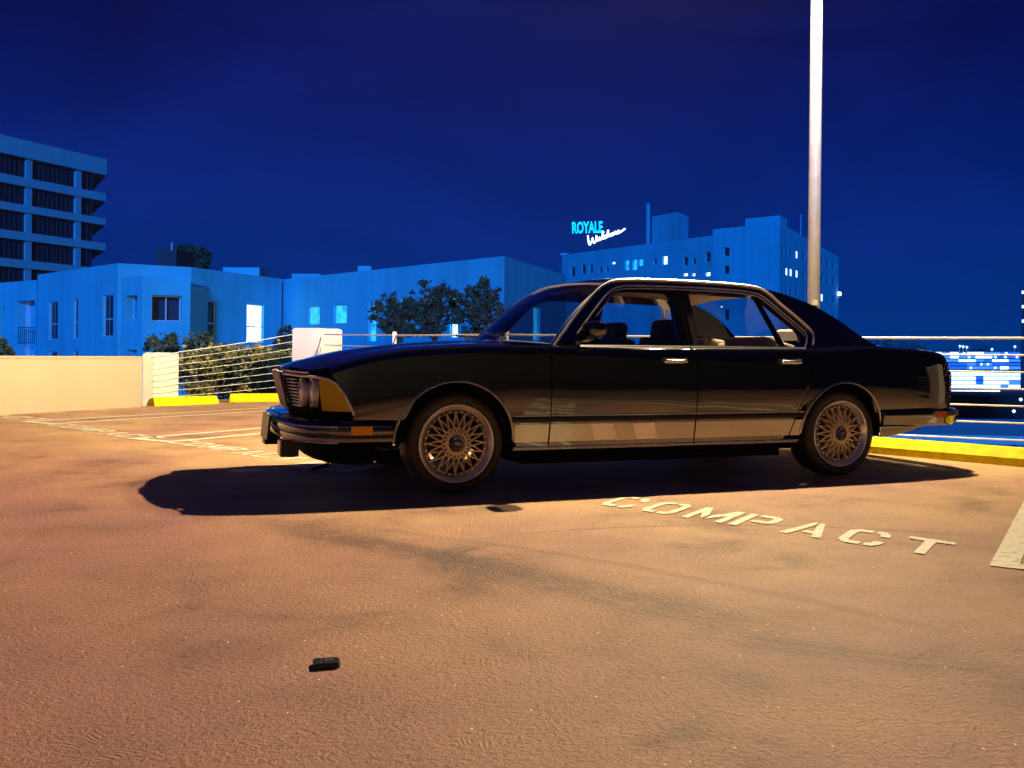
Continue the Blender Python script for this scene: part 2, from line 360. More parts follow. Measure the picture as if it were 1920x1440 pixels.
def plan(px, Y): p = at(px, CY, Y); return Vector((p.x, p.y))
RA, RB = plan(1920, 8.35), plan(1640, 8.95)
rdir = (RB-RA).normalized()
RC = RA+rdir*(RA-plan(980, 11.2)).length                 # where the rail turns, behind the car
RZ = RA-rdir*7.0                                          # on past the right of the picture
PC = plan(596, 16.1)                                      # corner pillar
PL = ground(287, 761).to_2d()                             # near corner of the pillar at the wall's end
WA, WB = ground(0, 778).to_2d(), ground(266, 763).to_2d()
wdir = (WA-WB).normalized(); WZ = WA+wdir*9
edge_out = lambda p, d: p+d
e1 = Vector((-rdir.y, rdir.x)); e1 = e1 if e1.y > 0 else -e1
PLb = PL+Vector((-.2, 1.6))
deck_poly = [(-30, -9), (16, -9), (RZ.x+3, RZ.y-1.3), tuple(RZ+e1*.16), tuple(RC+e1*.16), tuple(PC+Vector((.35, .45))), tuple(PLb+Vector((0, .3))), tuple(PL+Vector((-.7, .3))), tuple(WZ+Vector((-.3, .3))), (-30, 3)]
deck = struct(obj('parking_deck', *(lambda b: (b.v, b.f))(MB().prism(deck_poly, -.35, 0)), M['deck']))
street = struct(obj('street_ground', [(-490, -55, -9), (490, -55, -9), (490, 465, -9), (-490, 465, -9)], [(0, 1, 2, 3)], M['asphalt']))

# low parapet wall at the left
n_ = Vector((-wdir.y, wdir.x)); n_ = n_ if n_.y > 0 else -n_
wz0 = at(0, 667, WA.y).z
w = thing('parapet_wall', 'low cream painted parapet wall running along the deck edge', 'wall')
MB().prism([tuple(WB), tuple(WZ), tuple(WZ+n_*.22), tuple(WB+n_*.22)], 0, wz0-.03).build('wall_body', M['wallc'], w)
MB().prism([tuple(WB-n_*.012-wdir*.0), tuple(WZ-n_*.012), tuple(WZ+n_*.232), tuple(WB+n_*.232)], wz0-.03, wz0).build('coping', M['wallc'], w)

def pillar(name, label, corner, dl, dr, z0, z1, bevel=.025):
    """square concrete pillar: near vertical edge at corner, faces leaving along dl and dr"""
    a = Vector(corner); p = [a, a+Vector(dr), a+Vector(dr)+Vector(dl), a+Vector(dl)]
    t = thing(name, label, 'pillar', (0, 0, 0), 0, 'concrete pillars carrying the cable rail')
    c = sum(p, Vector((0, 0)))/4
    sh = [c+(q-c)*(1-bevel*2/(q-c).length) for q in p]
    b = MB(); b.prism([tuple(q) for q in p], z0, z1-bevel)
    b.build('shaft', M['conc'], t)
    k = MB(); n = 4
    k.add([(q.x, q.y, z1-bevel) for q in p]+[(q.x, q.y, z1) for q in sh], [(i, (i+1) % 4, 4+(i+1) % 4, 4+i) for i in range(4)]+[(4, 5, 6, 7), (3, 2, 1, 0)])
    k.build('chamfered_top', M['conc'], t)
    return t, p
lz = at(287, 661, PL.y).z
pl_dr = at(335, CY, PL.y+.42).to_2d()-PL; pl_dl = at(268, CY, PL.y-.03).to_2d()-PL
pillar('concrete_pillar', 'cream concrete pillar at the end of the low parapet wall', PL, pl_dl, pl_dr, 0, lz)
pcz = at(596, 615, PC.y).z
pc_dr = plan(641, PC.y+.46)-PC; pc_dl = plan(548, PC.y+.08)-PC
pillar('concrete_pillar', 'cream concrete pillar showing above the bonnet, cables at both sides', PC, pc_dl, pc_dr, 0, pcz)
PP = plan(1497, 9.12); ppz = 1.10
pillar('concrete_pillar', 'cream concrete pillar seen through the car windows under the lamp post', PP, plan(1452, 9.35)-PP, plan(1545, 9.3)-PP, 0, ppz)
PR = Vector((6.2, 6.25))
pillar('concrete_pillar', 'cream concrete pillar carrying the rail right of the yellow stop', PR, (-.42, .50), (.40, .34), 0, 1.1)

def rail(name, label, spans, ncab, rad):
    """spans: list of (plan point, top z, bottom z); each cable is a part of its own"""
    t = thing(name, label, 'railing', (0, 0, 0), 0, 'cable rails along the deck edge')
    for k in range(ncab):
        f = k/(ncab-1); pts = []
        for (p, zt, zb) in spans: pts.append((p.x, p.y, zt+(zb-zt)*f))
        q = []
        for a, b in zip(pts, pts[1:]):
            for i in range(12):
                s = i/12; q.append((a[0]+(b[0]-a[0])*s, a[1]+(b[1]-a[1])*s, a[2]+(b[2]-a[2])*s-.012*4*s*(1-s)))
        q.append(pts[-1])
        MB().tube(q, rad*(1.45 if k == 0 else 1), 6).build('cable', M['cable'], t, smooth=True, angle=80)
    return t
zz = lambda px, py, p: at(px, py, p.y).z
RCi = RC
r1 = rail('cable_rail', 'taut steel cable rail behind the car, from the bonnet pillar to the yellow stop',
          [(RZ, 1.02, .10), (RA, zz(1920, 634, RA), zz(1920, 826, RA)), (RC, 1.05, .12), (PC+Vector((.12, -.05)), zz(600, 627, PC), .05)], 7, .0095)
for s in (0.32, 0.68):
    q = RA+(RC-RA)*s
for q, h in ((RC, 1.09), (RC+(PC-RC)*.5, 1.13)):
    MB().box((q.x, q.y+.05, h/2), (.05, .05, h)).build('post', M['cable'], r1)
r2 = rail('cable_rail', 'thin slack cable rail in front of the olive shrubs', [(PL+Vector((-.0, -.03)), at(287, 669, PL.y).z, .10), (PL+pl_dr*.98+Vector((.02, -.03)), at(334, 660, PL.y+.4).z, .13), (PC+pc_dl+Vector((0, -.03)), at(548, 627, PC.y).z, .25)], 8, .0042)

# yellow wheel stops
def wheel_stop(label, a, b, w=.16, h=.11):
    a, b = Vector(a).to_2d(), Vector(b).to_2d(); d = (b-a).normalized(); n = Vector((-d.y, d.x)); n = n if n.y > 0 else -n; Lg = (b-a).length
    t = thing('wheel_stop', label, 'wheel stop', (a.x, a.y, 0), math.atan2(d.y, d.x), 'yellow wheel stops')
    s = 1 if (Vector((-d.y, d.x))-n).length < .1 else -1
    pr = [(0, .0), (0, h*.45), (w*.28, h), (w*.72, h), (w, h*.45), (w, 0)]
    e = .06
    rings = [(0, .62), (e*.3, 1), (Lg-e*.3, 1), (Lg, .62)]
    g = MB(); v = []
    for x, f in rings: v += [Vector((x, s*(w/2+(p-w/2)*(.85 if f < 1 else 1)), q*f if q > h*.5 else q)) for p, q in pr]
    fs = [tuple(range(6)), tuple(range(18, 24))]
    for i in range(3): fs += [(i*6+k, i*6+(k+1) % 6, (i+1)*6+(k+1) % 6, (i+1)*6+k) for k in range(6)]
    g.add(v, fs); g.build('stop_body', M['yellow'], t)
    for f in (.2, .8): MB().lathe([(0, .0), (.012, 0), (.012, -.004), (0, -.004)], 10, Matrix.Translation((Lg*f, s*w/2, h+.001)) @ Matrix.Rotation(math.radians(-90), 4, 'X')).build('anchor_bolt', M['alu'], t)
    return t
sa, sb = ground(1920, 876), ground(1640, 851)
wheel_stop('long bright yellow wheel stop behind the rear wheel', sa+(sa-sb)*.5, sb+(sb-sa)*.08, .24, .135)
wheel_stop('dull yellow wheel stop with its bright end beside the cream wall pillar', ground(290, 762), ground(411, 757), .17, .125)
wheel_stop('short yellow wheel stop below the shrubs, by the front bumper', ground(430, 754), ground(575, 753), .17, .135)

# ------------------------------------------------------------------ painted stall markings (parts of the deck)
def flat(name, poly, z=.004):
    fl, tr = poly_holes([(p[0], p[1]) for p in poly], [])
    return obj(name, [(p.x, p.y, z) for p in fl], tr, M['marking'], deck)
GLY = {
 'C': ([[(0, .18), (.14, 0), (.44, 0), (.44, .17), (.22, .17), (.18, .24), (.18, .76), (.22, .83), (.44, .83), (.44, 1), (.14, 1), (0, .82)],
        [(.52, .83), (.60, .83), (.64, .66), (.82, .66), (.80, .84), (.68, 1), (.52, 1)], [(.52, .17), (.60, .17), (.64, .34), (.82, .34), (.80, .16), (.68, 0), (.52, 0)]]),
 'O': ([[(0, .18), (.14, 0), (.38, 0), (.38, .17), (.22, .17), (.18, .24), (.18, .76), (.22, .83), (.38, .83), (.38, 1), (.14, 1), (0, .82)],
        [(.82, .18), (.68, 0), (.46, 0), (.46, .17), (.60, .17), (.64, .24), (.64, .76), (.60, .83), (.46, .83), (.46, 1), (.68, 1), (.82, .82)]]),
 'M': ([[(0, 0), (.17, 0), (.17, .55), (.40, .12), (.40, .45), (.17, 1), (0, 1)], [(.95, 0), (.78, 0), (.78, .55), (.48, .12), (.48, .45), (.78, 1), (.95, 1)]]),
 'P': ([[(0, 0), (.19, 0), (.19, 1), (0, 1)], [(.27, 1), (.66, 1), (.80, .86), (.80, .54), (.66, .40), (.27, .40), (.27, .56), (.58, .56), (.62, .62), (.62, .78), (.58, .84), (.27, .84)]]),
 'A': ([[(0, 0), (.19, 0), (.40, .78), (.40, 1), (.31, 1)], [(.85, 0), (.66, 0), (.60, .22), (.36, .22), (.40, .37), (.56, .37), (.46, .78), (.46, 1), (.54, 1)]]),
 'T': ([[(0, .83), (.31, .83), (.31, 0), (.50, 0), (.50, .83), (.82, .83), (.82, 1), (0, 1)]]),
}
def word(o, ex, ey):                                    # COMPACT on the deck: start of baseline, end of baseline, height vector
    e = (ex-o); adv = e/6.72
    for k, ch in enumerate('COMPACT'):
        for pg in GLY[ch]:
            flat('painted_letter', [tuple((o+adv*(k+u*(.90 if ch != 'M' else .92))+ey*v).to_2d()) for u, v in pg])
ey = ground(1750, 1016)-ground(1727, 1040)
word(ground(1120, 946), ground(1768, 1046), ey*1.12)
hv = ground(281, 820)-ground(303, 829)
stall = (ground(503, 769)-ground(73, 794.7)).normalized()
word(ground(310, 830), ground(530, 866), stall*ey.length*.85)
word(ground(84, 797.5), ground(262, 826), stall*ey.length*.85)
word(ground(-150, 765.5), ground(60, 790), stall*ey.length*.85)
def strip(a, b, wd, side):
    a, b = a.to_2d(), b.to_2d(); d = (b-a).normalized(); n = Vector((-d.y, d.x))*side
    flat('painted_line', [tuple(a), tuple(b), tuple(b+n*wd), tuple(a+n*wd)])
def divider(p, far, gap):                               # two parallel lines joined at the near end
    q = p+far; n = Vector((far.y, -far.x, 0)).normalized()
    strip(p, q, .10, -1); strip(p+n*gap, q+n*gap, .10, -1)
    u = far.normalized()
    flat('painted_line', [tuple((p+n*.10-u*.0).to_2d()), tuple((p+n*(gap)).to_2d()), tuple((p+n*(gap)+u*.10).to_2d()), tuple((p+n*.10+u*.10).to_2d())], .0045)
divider(ground(36, 791), stall*5.2, .52)
divider(ground(235, 823), stall*5.4, .50)
divider(ground(527, 874), stall*2.3, .52)
u4 = (ground(1920, 939)-ground(1855, 1060)).normalized()
divider(ground(1855, 1062), u4*3.7, .42)

# ------------------------------------------------------------------ key fob
kf = ground(612, 1249)
t = thing('key_fob', 'small black plastic key fob lying on the bare deck', 'key fob', (kf.x, kf.y, 0.002), math.radians(14))
b = MB(); pr = [(-.032, -.016), (-.029, -.019), (.027, -.019), (.032, -.014), (.032, .014), (.027, .019), (-.029, .019), (-.032, .016)]
pr = [(x*1.06, y*1.35) for x, y in pr]; b.prism(pr, 0, .010); b.prism([(x*.94, y*.92) for x, y in pr], .010, .013); b.build('case', M['plastic'], t)
MB().box((-.014, 0, .0135), (.0012, .034, .001)).build('groove', M['alu'], t)
for x in (.0, .011): MB().lathe([(0, 0), (.0045, 0), (.004, -.0012), (0, -.0014)], 12, Matrix.Translation((x, .003, .0131)) @ Matrix.Rotation(math.radians(-90), 4, 'X')).build('button', M['alu'], t, smooth=True)

# ------------------------------------------------------------------ car
def cpt(): 
    a, b_ = ground(855, 927), ground(1577, 893); d = (b_-a).normalized()
    v = Vector((d.y, -d.x, 0)); return a-v*.83, math.atan2(d.y, d.x)
CO, CTH = cpt()
car = thing('parked_sedan', 'long black four-door sedan with gold mesh wheels and a gold stripe along its doors', 'car', CO, CTH)
WB_ = 2.79; RW = .297
ARC = [(-.02, .30, .362), (2.775, .30, .352)]
WT = [(-.95, .74), (-.80, .80), (-.70, .835), (-.60, .855), (-.3, .885), (0, .897), (.5, .90), (1.5, .902), (2.4, .898), (2.8, .892), (3.2, .872), (3.6, .835), (3.78, .80), (3.86, .765)]
ZTT = [(-.95, .675), (-.74, .698), (-.60, .752), (-.45, .798), (-.25, .836), (0, .858), (.25, .872), (.57, .872), (1.2, .869), (2.0, .872), (2.6, .880), (3.0, .898), (3.4, .890), (3.62, .876), (3.74, .862), (3.80, .838), (3.86, .79)]
SH = [(.0, .90), (.22, .935), (.30, .953), (.40, .974), (.47, .987), (.54, .997), (.60, 1.0), (.66, .998), (.74, .991), (.82, .980), (.9, .966)]
def Wd(u): return smooth_interp(WT, u)
def ZT(u): return smooth_interp(ZTT, u)
def sv(u, z): return Wd(u)*smooth_interp(SH, z*.865/max(ZT(u), .3) if z > .45 else z*(.45*.865/ZT(u))/.45 if ZT(u) > .45 else z)
def zlow(u):
    for uc, zc, r in ARC:
        if abs(u-uc) < r:
            a = zc+math.sqrt(r*r-(u-uc)**2)
            if u < ARC[0][0]: return max(a, .44)
            if u > ARC[1][0]: return max(a, .44)
            return max(a, .27)
    return .44 if (u < ARC[0][0] or u > ARC[1][0]) else .27
def both(fn, smooth=True, angle=30):                    # fn(side) -> None for the two flanks
    for s in (1, -1): fn(s)
def flank(name, uL, uR, nu, vin, parent, m, nz=14, off=0.0, zlo=None, rr=.04):
    for s in (1, -1):
        rows = []
        for i in range(nu+1):
            f = i/nu; row = []
            ub = uL(.6)+(uR(.6)-uL(.6))*f
            z0 = (zlo or zlow)(ub); ztop = ZT(ub)
            for j in range(nz+1):
                z = z0+(ztop-rr-z0)*j/nz; u = uL(z)+(uR(z)-uL(z))*f
                row.append((u, -s*(sv(u, z)+off), z))
            u = uL(ztop)+(uR(ztop)-uL(ztop))*f; ve = sv(u, ztop-rr)
            for k in range(1, 6):
                a = math.pi/2*k/5; row.append((u, -s*(ve-rr+rr*math.cos(a)+off), ztop-rr+rr*math.sin(a)+off))
            vi = vin(u)
            row.append((u, -s*min(vi, ve-rr-.003), ztop+.012*min(1, (ve-rr-min(vi, ve-rr))*20)+off))
            rows.append(row)
        n = max(len(r) for r in rows)
        rows = [r+[r[-1]]*(n-len(r)) for r in rows]
        MB().grid(rows).build(name, m, parent, smooth=True, angle=35)
G = .0035
fendF = lambda z: interp([(.44, -.612), (.50, -.612), (.60, -.655), (.66, -.70), (.70, -.73), (.75, -.74)], z)
hoodv = lambda u: min(.70, interp([(-.9, .60), (-.6, .66), (-.3, .70), (2, .70)], u))
flank('front_fender', fendF, lambda z: .572-G, 64, hoodv, car, M['paint'])
flank('front_door', lambda z: .572+G, lambda z: 1.588-G, 24, lambda u: .795, car, M['paint'])
rs = lambda z: interp([(.27, 2.32), (.34, 2.345), (.50, 2.40), (.63, 2.475), (.72, 2.50), (.9, 2.50)], z)
flank('rear_door', lambda z: 1.588+G, lambda z: rs(z)-G, 24, lambda u: .795, car, M['paint'])
flank('rear_quarter', lambda z: rs(z)+G, lambda z: 3.845, 64, lambda u: .70 if u > 3.0 else .78, car, M['paint'])
# dark inner skin behind the shut lines
for s in (1, -1):
    rows = [[(u, -s*(sv(u, z)-.02), z) for z in [.26+.05*k for k in range(13)]] for u in [.36+(2.40-.36)*i/30 for i in range(31)]]
    MB().grid(rows).build('inner_sill', M['under'], car)
# sill and its bright strip
for s in (1, -1):
    us = [.35+(2.41-.35)*i/30 for i in range(31)]
    MB().grid([[(u, -s*(sv(u, .27)-.012), .272), (u, -s*(sv(u, .25)-.006), .255), (u, -s*(sv(u, .23)-.02), .215), (u, -s*.76, .195)] for u in us]).build('rocker_panel', M['paint'], car, smooth=True)
    MB().tube([(u, -s*(sv(u, .26)+.003), .262) for u in us], .0055, 6).build('sill_trim', M['satin'], car, smooth=True)
# wheel arches
for s in (1, -1):
    for uc, zc, r in ARC:
        th = [math.radians(-8+196*i/40) for i in range(41)]
        P = []
        for a in th:
            u, z = uc+r*math.cos(a), max(zc+r*math.sin(a), .27); P.append((u, z))
        MB().tube([(u, -s*(sv(u, z)+.002), z) for u, z in P[2:-2]], .0085, 6).build('arch_trim', M['alu'], car, smooth=True)
        MB().grid([[(u, -s*(sv(u, z)-.001), z), (u, -s*(sv(u, z)-.05), z), (u, -s*.52, z)] for u, z in P]).build('wheel_housing', M['under'], car, smooth=True)
MB().box((.93+.47, 0, .285), (1.9, 1.46, .27)).build('underbody', M['under'], car)
MB().box((-.28, 0, .42), (1.0, 1.02, .30)).build('engine_bay', M['under'], car)
MB().box((3.1, 0, .46), (1.4, 1.02, .36)).build('boot_floor', M['under'], car)
MB().tube([(3.2, .35, .26), (3.6, .35, .25), (3.98, .35, .27)], .028, 10).build('exhaust_pipe', M['alu'], car, smooth=True)
MB().box((.0, 0, .25), (.16, 1.1, .07)).build('front_axle', M['under'], car); MB().box((2.79, 0, .28), (.2, 1.1, .1)).build('rear_axle', M['under'], car)

# two-tone stripe, slanted bars, rubbing strip
def band(name, u0, u1, z0, z1, off, m, s, slant=0.0, nu=16, nz=5, par=None, urs=None):
    rows = []
    for i in range(nu+1):
        r = []
        for j in range(nz+1):
            z = z0+(z1-z0)*j/nz; a = u0; b_ = (urs(z) if urs else u1); u = a+(b_-a)*i/nu-slant*(j/nz)
            r.append((u, -s*(sv(u, z)+off), z))
        rows.append(r)
    return MB().grid(rows).build(name, m, par or car, smooth=True)
for s in (1, -1):
    zg0, zg1 = .296, .402
    band('gold_band', .345, .572-G*1.5, zg0, zg1, .0022, M['gold'], s)
    band('gold_band', .572+G*1.5, 1.588-G*1.5, zg0, zg1, .0022, M['gold'], s, nu=30)
    band('gold_band', 1.588+G*1.5, 0, zg0, zg1, .0022, M['gold'], s, nu=24, urs=lambda z: rs(z)-G*1.5)
    MB().grid([[(rs(z)+G*1.5+(interp([(.27, 2.42), (.30, 2.422), (.40, 2.436)], z)-rs(z)-G)*f, -s*(sv(2.4, z)+.0022), z) for z in [zg0+(zg1-zg0)*k/5 for k in range(6)]] for f in (0, .5, 1)]).build('gold_band', M['gold'], car, smooth=True)
    for u in (.845, 1.135): band('slanted_bar', u+.03, u+.03+.155, zg0+.004, zg1-.001, .004, M['bar'], s, slant=.035, nu=4)
    for a, b_ in ((.33, .568), (.576, 1.584), (1.592, 2.375), (2.383, 2.43)):
        us = [a+(b_-a)*i/14 for i in range(15)]
        pth = [(u, -s*(sv(u, .435)), .415) for u in us]
        if s < 0: pth = pth[::-1]
        st = MB().sweep(pth, [(-.004, 0), (.010, .004), (.014, .014), (.012, .028), (.004, .036), (-.004, .036)]).build('rubbing_strip', M['rubber'], car, smooth=True, angle=50)
        MB().tube([(u, -s*(sv(u, .455)+.006), .4545) for u in us], .004, 6).build('chrome_insert', M['satin'], st, smooth=True)

# bonnet, cowl, boot lid
HC = [(-.90, .728), (-.8, .760), (-.6, .806), (-.4, .842), (-.2, .866), (0, .884), (.2, .896), (.42, .902)]
def nose_u(v):
    v = abs(v); return interp([(0, -.905), (.15, -.90), (.3, -.885), (.45, -.862), (.58, -.83), (.68, -.79), (.75, -.745), (.80, -.70), (.84, -.64)], v)
rows = []
for i in range(41):
    f = i/40; r = []
    for j in range(33):
        v0 = -1+2*j/32; uu = -.9+1.31*f; v = v0*(hoodv(uu)-.004)
        u = nose_u(v)+.006+(.415-.05*(v/.7)**2-nose_u(v)-.006)*f
        zc = smooth_interp(HC, u); ze = ZT(u)+.012
        k = abs(v)/.7; bul = .010*max(0, 1-(k/.45)**4)
        r.append((u, -v, ze+(zc-ze)*(1-k**2.2)+bul*min(1, f*3)))
    rows.append(r)
MB().grid(rows).build('bonnet', M['paint'], car, smooth=True, angle=35)
MB().grid([[(.37+.01-.05*(v/.7)**2*0, -v, .89), (.46+.15*(v/.76)**2, -v, .885), (.52+.15*(v/.76)**2, -v, .905-.03*(v/.76)**2)] for v in [-.76+1.52*i/16 for i in range(17)]]).build('cowl_panel', M['plastic'], car, smooth=True)
TC = [(3.02, .95), (3.2, .935), (3.4, .917), (3.6, .900), (3.72, .888), (3.79, .862), (3.845, .80)]
rows = [[(u, -v, interp([(0, smooth_interp(TC, u)), (.45, smooth_interp(TC, u)-.003), (.70, ZT(u)+.013)], abs(v))) for v in [-.697+1.394*j/24 for j in range(25)]] for u in [3.02+.82*i/24 for i in range(25)]]
MB().grid(rows).build('boot_lid', M['paint'], car, smooth=True, angle=35)
# tail
rows = [[(3.845-.02*(v/.75)**4+.02*math.sin(math.pi*(z-.44)/.34), -v, z) for z in [.44+.335*k/6 for k in range(7)]] for v in [-.765+1.53*j/20 for j in range(21)]]
MB().grid(rows).build('tail_panel', M['paint'], car, smooth=True)
for s in (1, -1):
    q = MB(); q.add([(3.852, -s*.36, .56), (3.852, -s*.36, .73), (3.846, -s*.76, .73), (3.846, -s*.76, .56), (3.885, -s*.38, .575), (3.885, -s*.38, .715), (3.872, -s*.755, .715), (3.872, -s*.755, .575), (3.80, -s*.800, .70), (3.80, -s*.806, .585)],
                    [(4, 5, 6, 7), (0, 1, 5, 4), (1, 2, 6, 5), (0, 4, 7, 3), (6, 8, 9, 7), (2, 8, 6), (3, 7, 9)])
    q.build('tail_lamp', M['red'], car)
MB().box((3.875, 0, .63), (.012, .52, .12)).build('licence_plate', M['white'], car)
# nose: grille panel
rows = [[(nose_u(v)+.035+.06*(1-(z-.44)/.25), -v, z) for z in [.44+.25*k/6 for k in range(7)]] for v in [-.84+1.68*j/40 for j in range(41)]]
MB().grid(rows).build('grille_panel', M['under'], car, smooth=True)
nu = lambda v, z: nose_u(v)+.028+.06*(1-(z-.44)/.25)
for k in range(9):                                      # grille slats beside the kidneys
    z = .495+.020*k
    for s in (1, -1):
        MB().bar((nu(.14, z)-.008, -s*.13, z), (nu(.33, z)-.008, -s*.335, z), .022, .006).build('grille_slat', M['satin'], car)
for s in (1, -1):                                       # kidneys
    loop = [(-.93+.05*(.70-z)/.2+.0, -s*v, z) for v, z in ((.012, .705), (.115, .700), (.125, .685), (.108, .50), (.095, .475), (.03, .475), (.014, .49))]
    MB().tube(loop, .0085, 8, closed=True).build('kidney_frame', M['satin'], car, smooth=True)
    MB().add([(x+.012, y, z) for x, y, z in loop], [tuple(range(len(loop)))]).build('kidney_backing', M['under'], car)
    for v in (.035, .052, .069, .086): MB().bar((-.915+.045, -s*v, .485), (-.915, -s*v, .695), .004, .02, (1, 0, 0)).build('kidney_bar', M['plastic'], car)
    for v, rr in ((.42, .072), (.575, .072)):           # twin round headlamps
        Mx = Matrix.Translation((nu(v, .585)-.012, -s*v, .585)) @ Matrix.Rotation(math.radians(90), 4, 'Z')
        h = MB().lathe([(0, .018), (rr*.5, .014), (rr*.85, .004), (rr, -.006)], 28, Mx).build('headlamp', M['lamp'], car, smooth=True)
        MB().lathe([(rr, -.02), (rr+.004, .012), (rr+.010, .012), (rr+.012, -.02)], 28, Mx).build('headlamp_ring', M['satin'], h, smooth=True)
    # corner turn lamp
    g = []
    for i in range(9):
        f = i/8; r = []
        for j in range(7):
            t_ = j/6; z = .492+(.672-.492)*t_
            v = .702+(.835-.702)*f; zt_ = interp([(0, .672), (.3, .672), (.6, .655), (.8, .59), (1, .495)], f); z = .488+(zt_-.488)*t_
            r.append((interp([(.67, -.80), (.72, -.765), (.77, -.72), (.81, -.672), (.84, -.625)], v)+.030*(1-(z-.44)/.25)-.006, -s*v, z))
        g.append(r)
    MB().grid(g).build('corner_lamp', M['amber_d'], car, smooth=True, solid=.01)
    # bright surround of grille, lamps and corner
    pth = [(nose_u(v)-.004, -s*v, .690-.012*(v/.75)) for v in [.13+.06*k for k in range(10)]]+[(-.775, -s*.725, .676), (-.735, -s*.765, .668), (-.695, -s*.795, .645), (-.655, -s*.825, .585), (-.615, -s*.847, .498), (-.608, -s*.85, .47)]
    MB().tube(pth, .0075, 8).build('lamp_surround', M['satin'], car, smooth=True)
    MB().tube([(nose_u(v)-.002, -s*v, .712-.012*(v/.7)) for v in [.10+.05*k for k in range(11)]], .0065, 6).build('bonnet_edge_trim', M['satin'], car, smooth=True)

# bumpers
bp = [(-.395, .895), (-.52, .89), (-.62, .885), (-.70, .868), (-.78, .82), (-.85, .745), (-.895, .65), (-.925, .5), (-.94, .3), (-.945, 0)]
path = [Vector((u, -v, 0)) for u, v in bp]+[Vector((u, v, 0)) for u, v in bp[-2::-1]]
FB = [(-.05, .318), (-.012, .318), (.004, .324), (.008, .340), (.006, .352), (-.006, .356), (-.006, .364), (.012, .368), (.016, .382), (.012, .398), (-.004, .402), (-.004, .410), (.004, .414), (.0, .426), (-.018, .438), (-.05, .442)]
fb = MB().sweep(path[::-1], [(a, z) for a, z in FB]).build('front_bumper', M['paint'], car, smooth=True, angle=45)
for z, o, r, m in ((.406, .002, .0045, 'satin'), (.360, .0, .004, 'alu'), (.320, .0, .006, 'satin')):
    pts = []
    for i in range(3, len(path)-3):
        p = path[i]; d = (path[i+1]-path[i-1]).normalized(); n = Vector((-d.y, d.x, 0)); pts.append(p+n*o+Vector((0, 0, z)))
    MB().tube(pts, r, 6).build('bumper_trim', M[m], fb, smooth=True)
rows = [[(p.x+f*( .14 if abs(p.y) < .7 else .06), p.y*(1-.06*f), .436+.014*f) for f in (0, .35, .7, 1)] for p in path[3:-3]]
MB().grid(rows).build('bumper_top', M['paint'], fb, smooth=True)
for s in (1, -1):
    MB().add(*(lambda q: (q.v, q.f))(MB().box((-.575, -s*.907, .388), (.118, .016, .048)))).build('side_marker', M['amber'], fb)
    fl = MB(); fl.box((-.90, -s*.40, .255), (.10, .125, .098)); fo = fl.build('fog_lamp', M['plastic'], car)
    MB().box((-.953, -s*.40, .255), (.008, .112, .086)).build('fog_lamp_glass', M['lamp'], fo)
    MB().bar((-.88, -s*.40, .30), (-.88, -s*.40, .33), .03, .03).build('fog_lamp_bracket', M['plastic'], fo)
MB().box((-.985, .0, .355), (.014, .33, .15), Matrix.Rotation(math.radians(6), 3, 'Y')).build('front_plate', M['plastic'], car)
vp = [(-.46, .70), (-.54, .70), (-.62, .66), (-.69, .55), (-.74, .3), (-.75, 0)]
vpath = [Vector((u, -v, 0)) for u, v in vp]+[Vector((u, v, 0)) for u, v in vp[-2::-1]]
MB().sweep(vpath[::-1], [(-.03, .18), (.0, .175), (.012, .20), (-.01, .24), (.0, .318), (-.03, .318)]).build('front_valance', M['under'], car, smooth=True)
MB().bar((-.70, -.62, .175), (-.80, -.60, .145), .02, .02).build('jacking_hook', M['under'], car)
rb = [(3.115, .880), (3.30, .876), (3.50, .868), (3.70, .845), (3.82, .81), (3.925, .75), (3.99, .66), (4.025, .5), (4.04, .25), (4.042, 0)]
rpath = [Vector((u, -v, 0)) for u, v in rb]+[Vector((u, v, 0)) for u, v in rb[-2::-1]]
RBP = [(-.05, .455), (-.004, .452), (.008, .440), (.010, .405), (.004, .398), (.002, .36), (-.012, .338), (-.05, .335)]
rb_ = MB().sweep(rpath, [(a, z) for a, z in RBP]).build('rear_bumper', M['paint'], car, smooth=True, angle=45)
MB().sweep(rpath[3:-3], [(.008, .442), (.018, .436), (.018, .410), (.008, .404)]).build('bumper_rubber', M['rubber'], rb_, smooth=True)
MB().grid([[(p.x-f*(.15 if p.x > 3.8 else 0), p.y*(1-.05*f), .450+.01*f) for f in (0, .5, 1)] for p in rpath]).build('bumper_top', M['plastic'], rb_, smooth=True)
for s in (1, -1):
    MB().box((3.655, -s*.866, .420), (.105, .014, .046), Matrix.Rotation(s*math.radians(-8), 3, 'Z')).build('side_reflector', M['amber'] if False else M['red_o'] if 'red_o' in M else M.setdefault('red_o', mat('orange_reflector', (.50, .12, .03), .3, coat=.4)), rb_)
    g = [[(u, -s*(sv(u, .45)+.002-.012*t_-.02*t_*t_), interp([(3.13, .455), (3.9, .455)], u)+(interp([(3.12, .262), (3.3, .275), (3.5, .315), (3.62, .345), (3.85, .36)], u)-.455)*t_) for t_ in (0, .3, .6, .85, 1)] for u in [3.125+.70*i/14 for i in range(15)]]
    MB().grid(g).build('rear_valance', M['paint'], car, smooth=True)

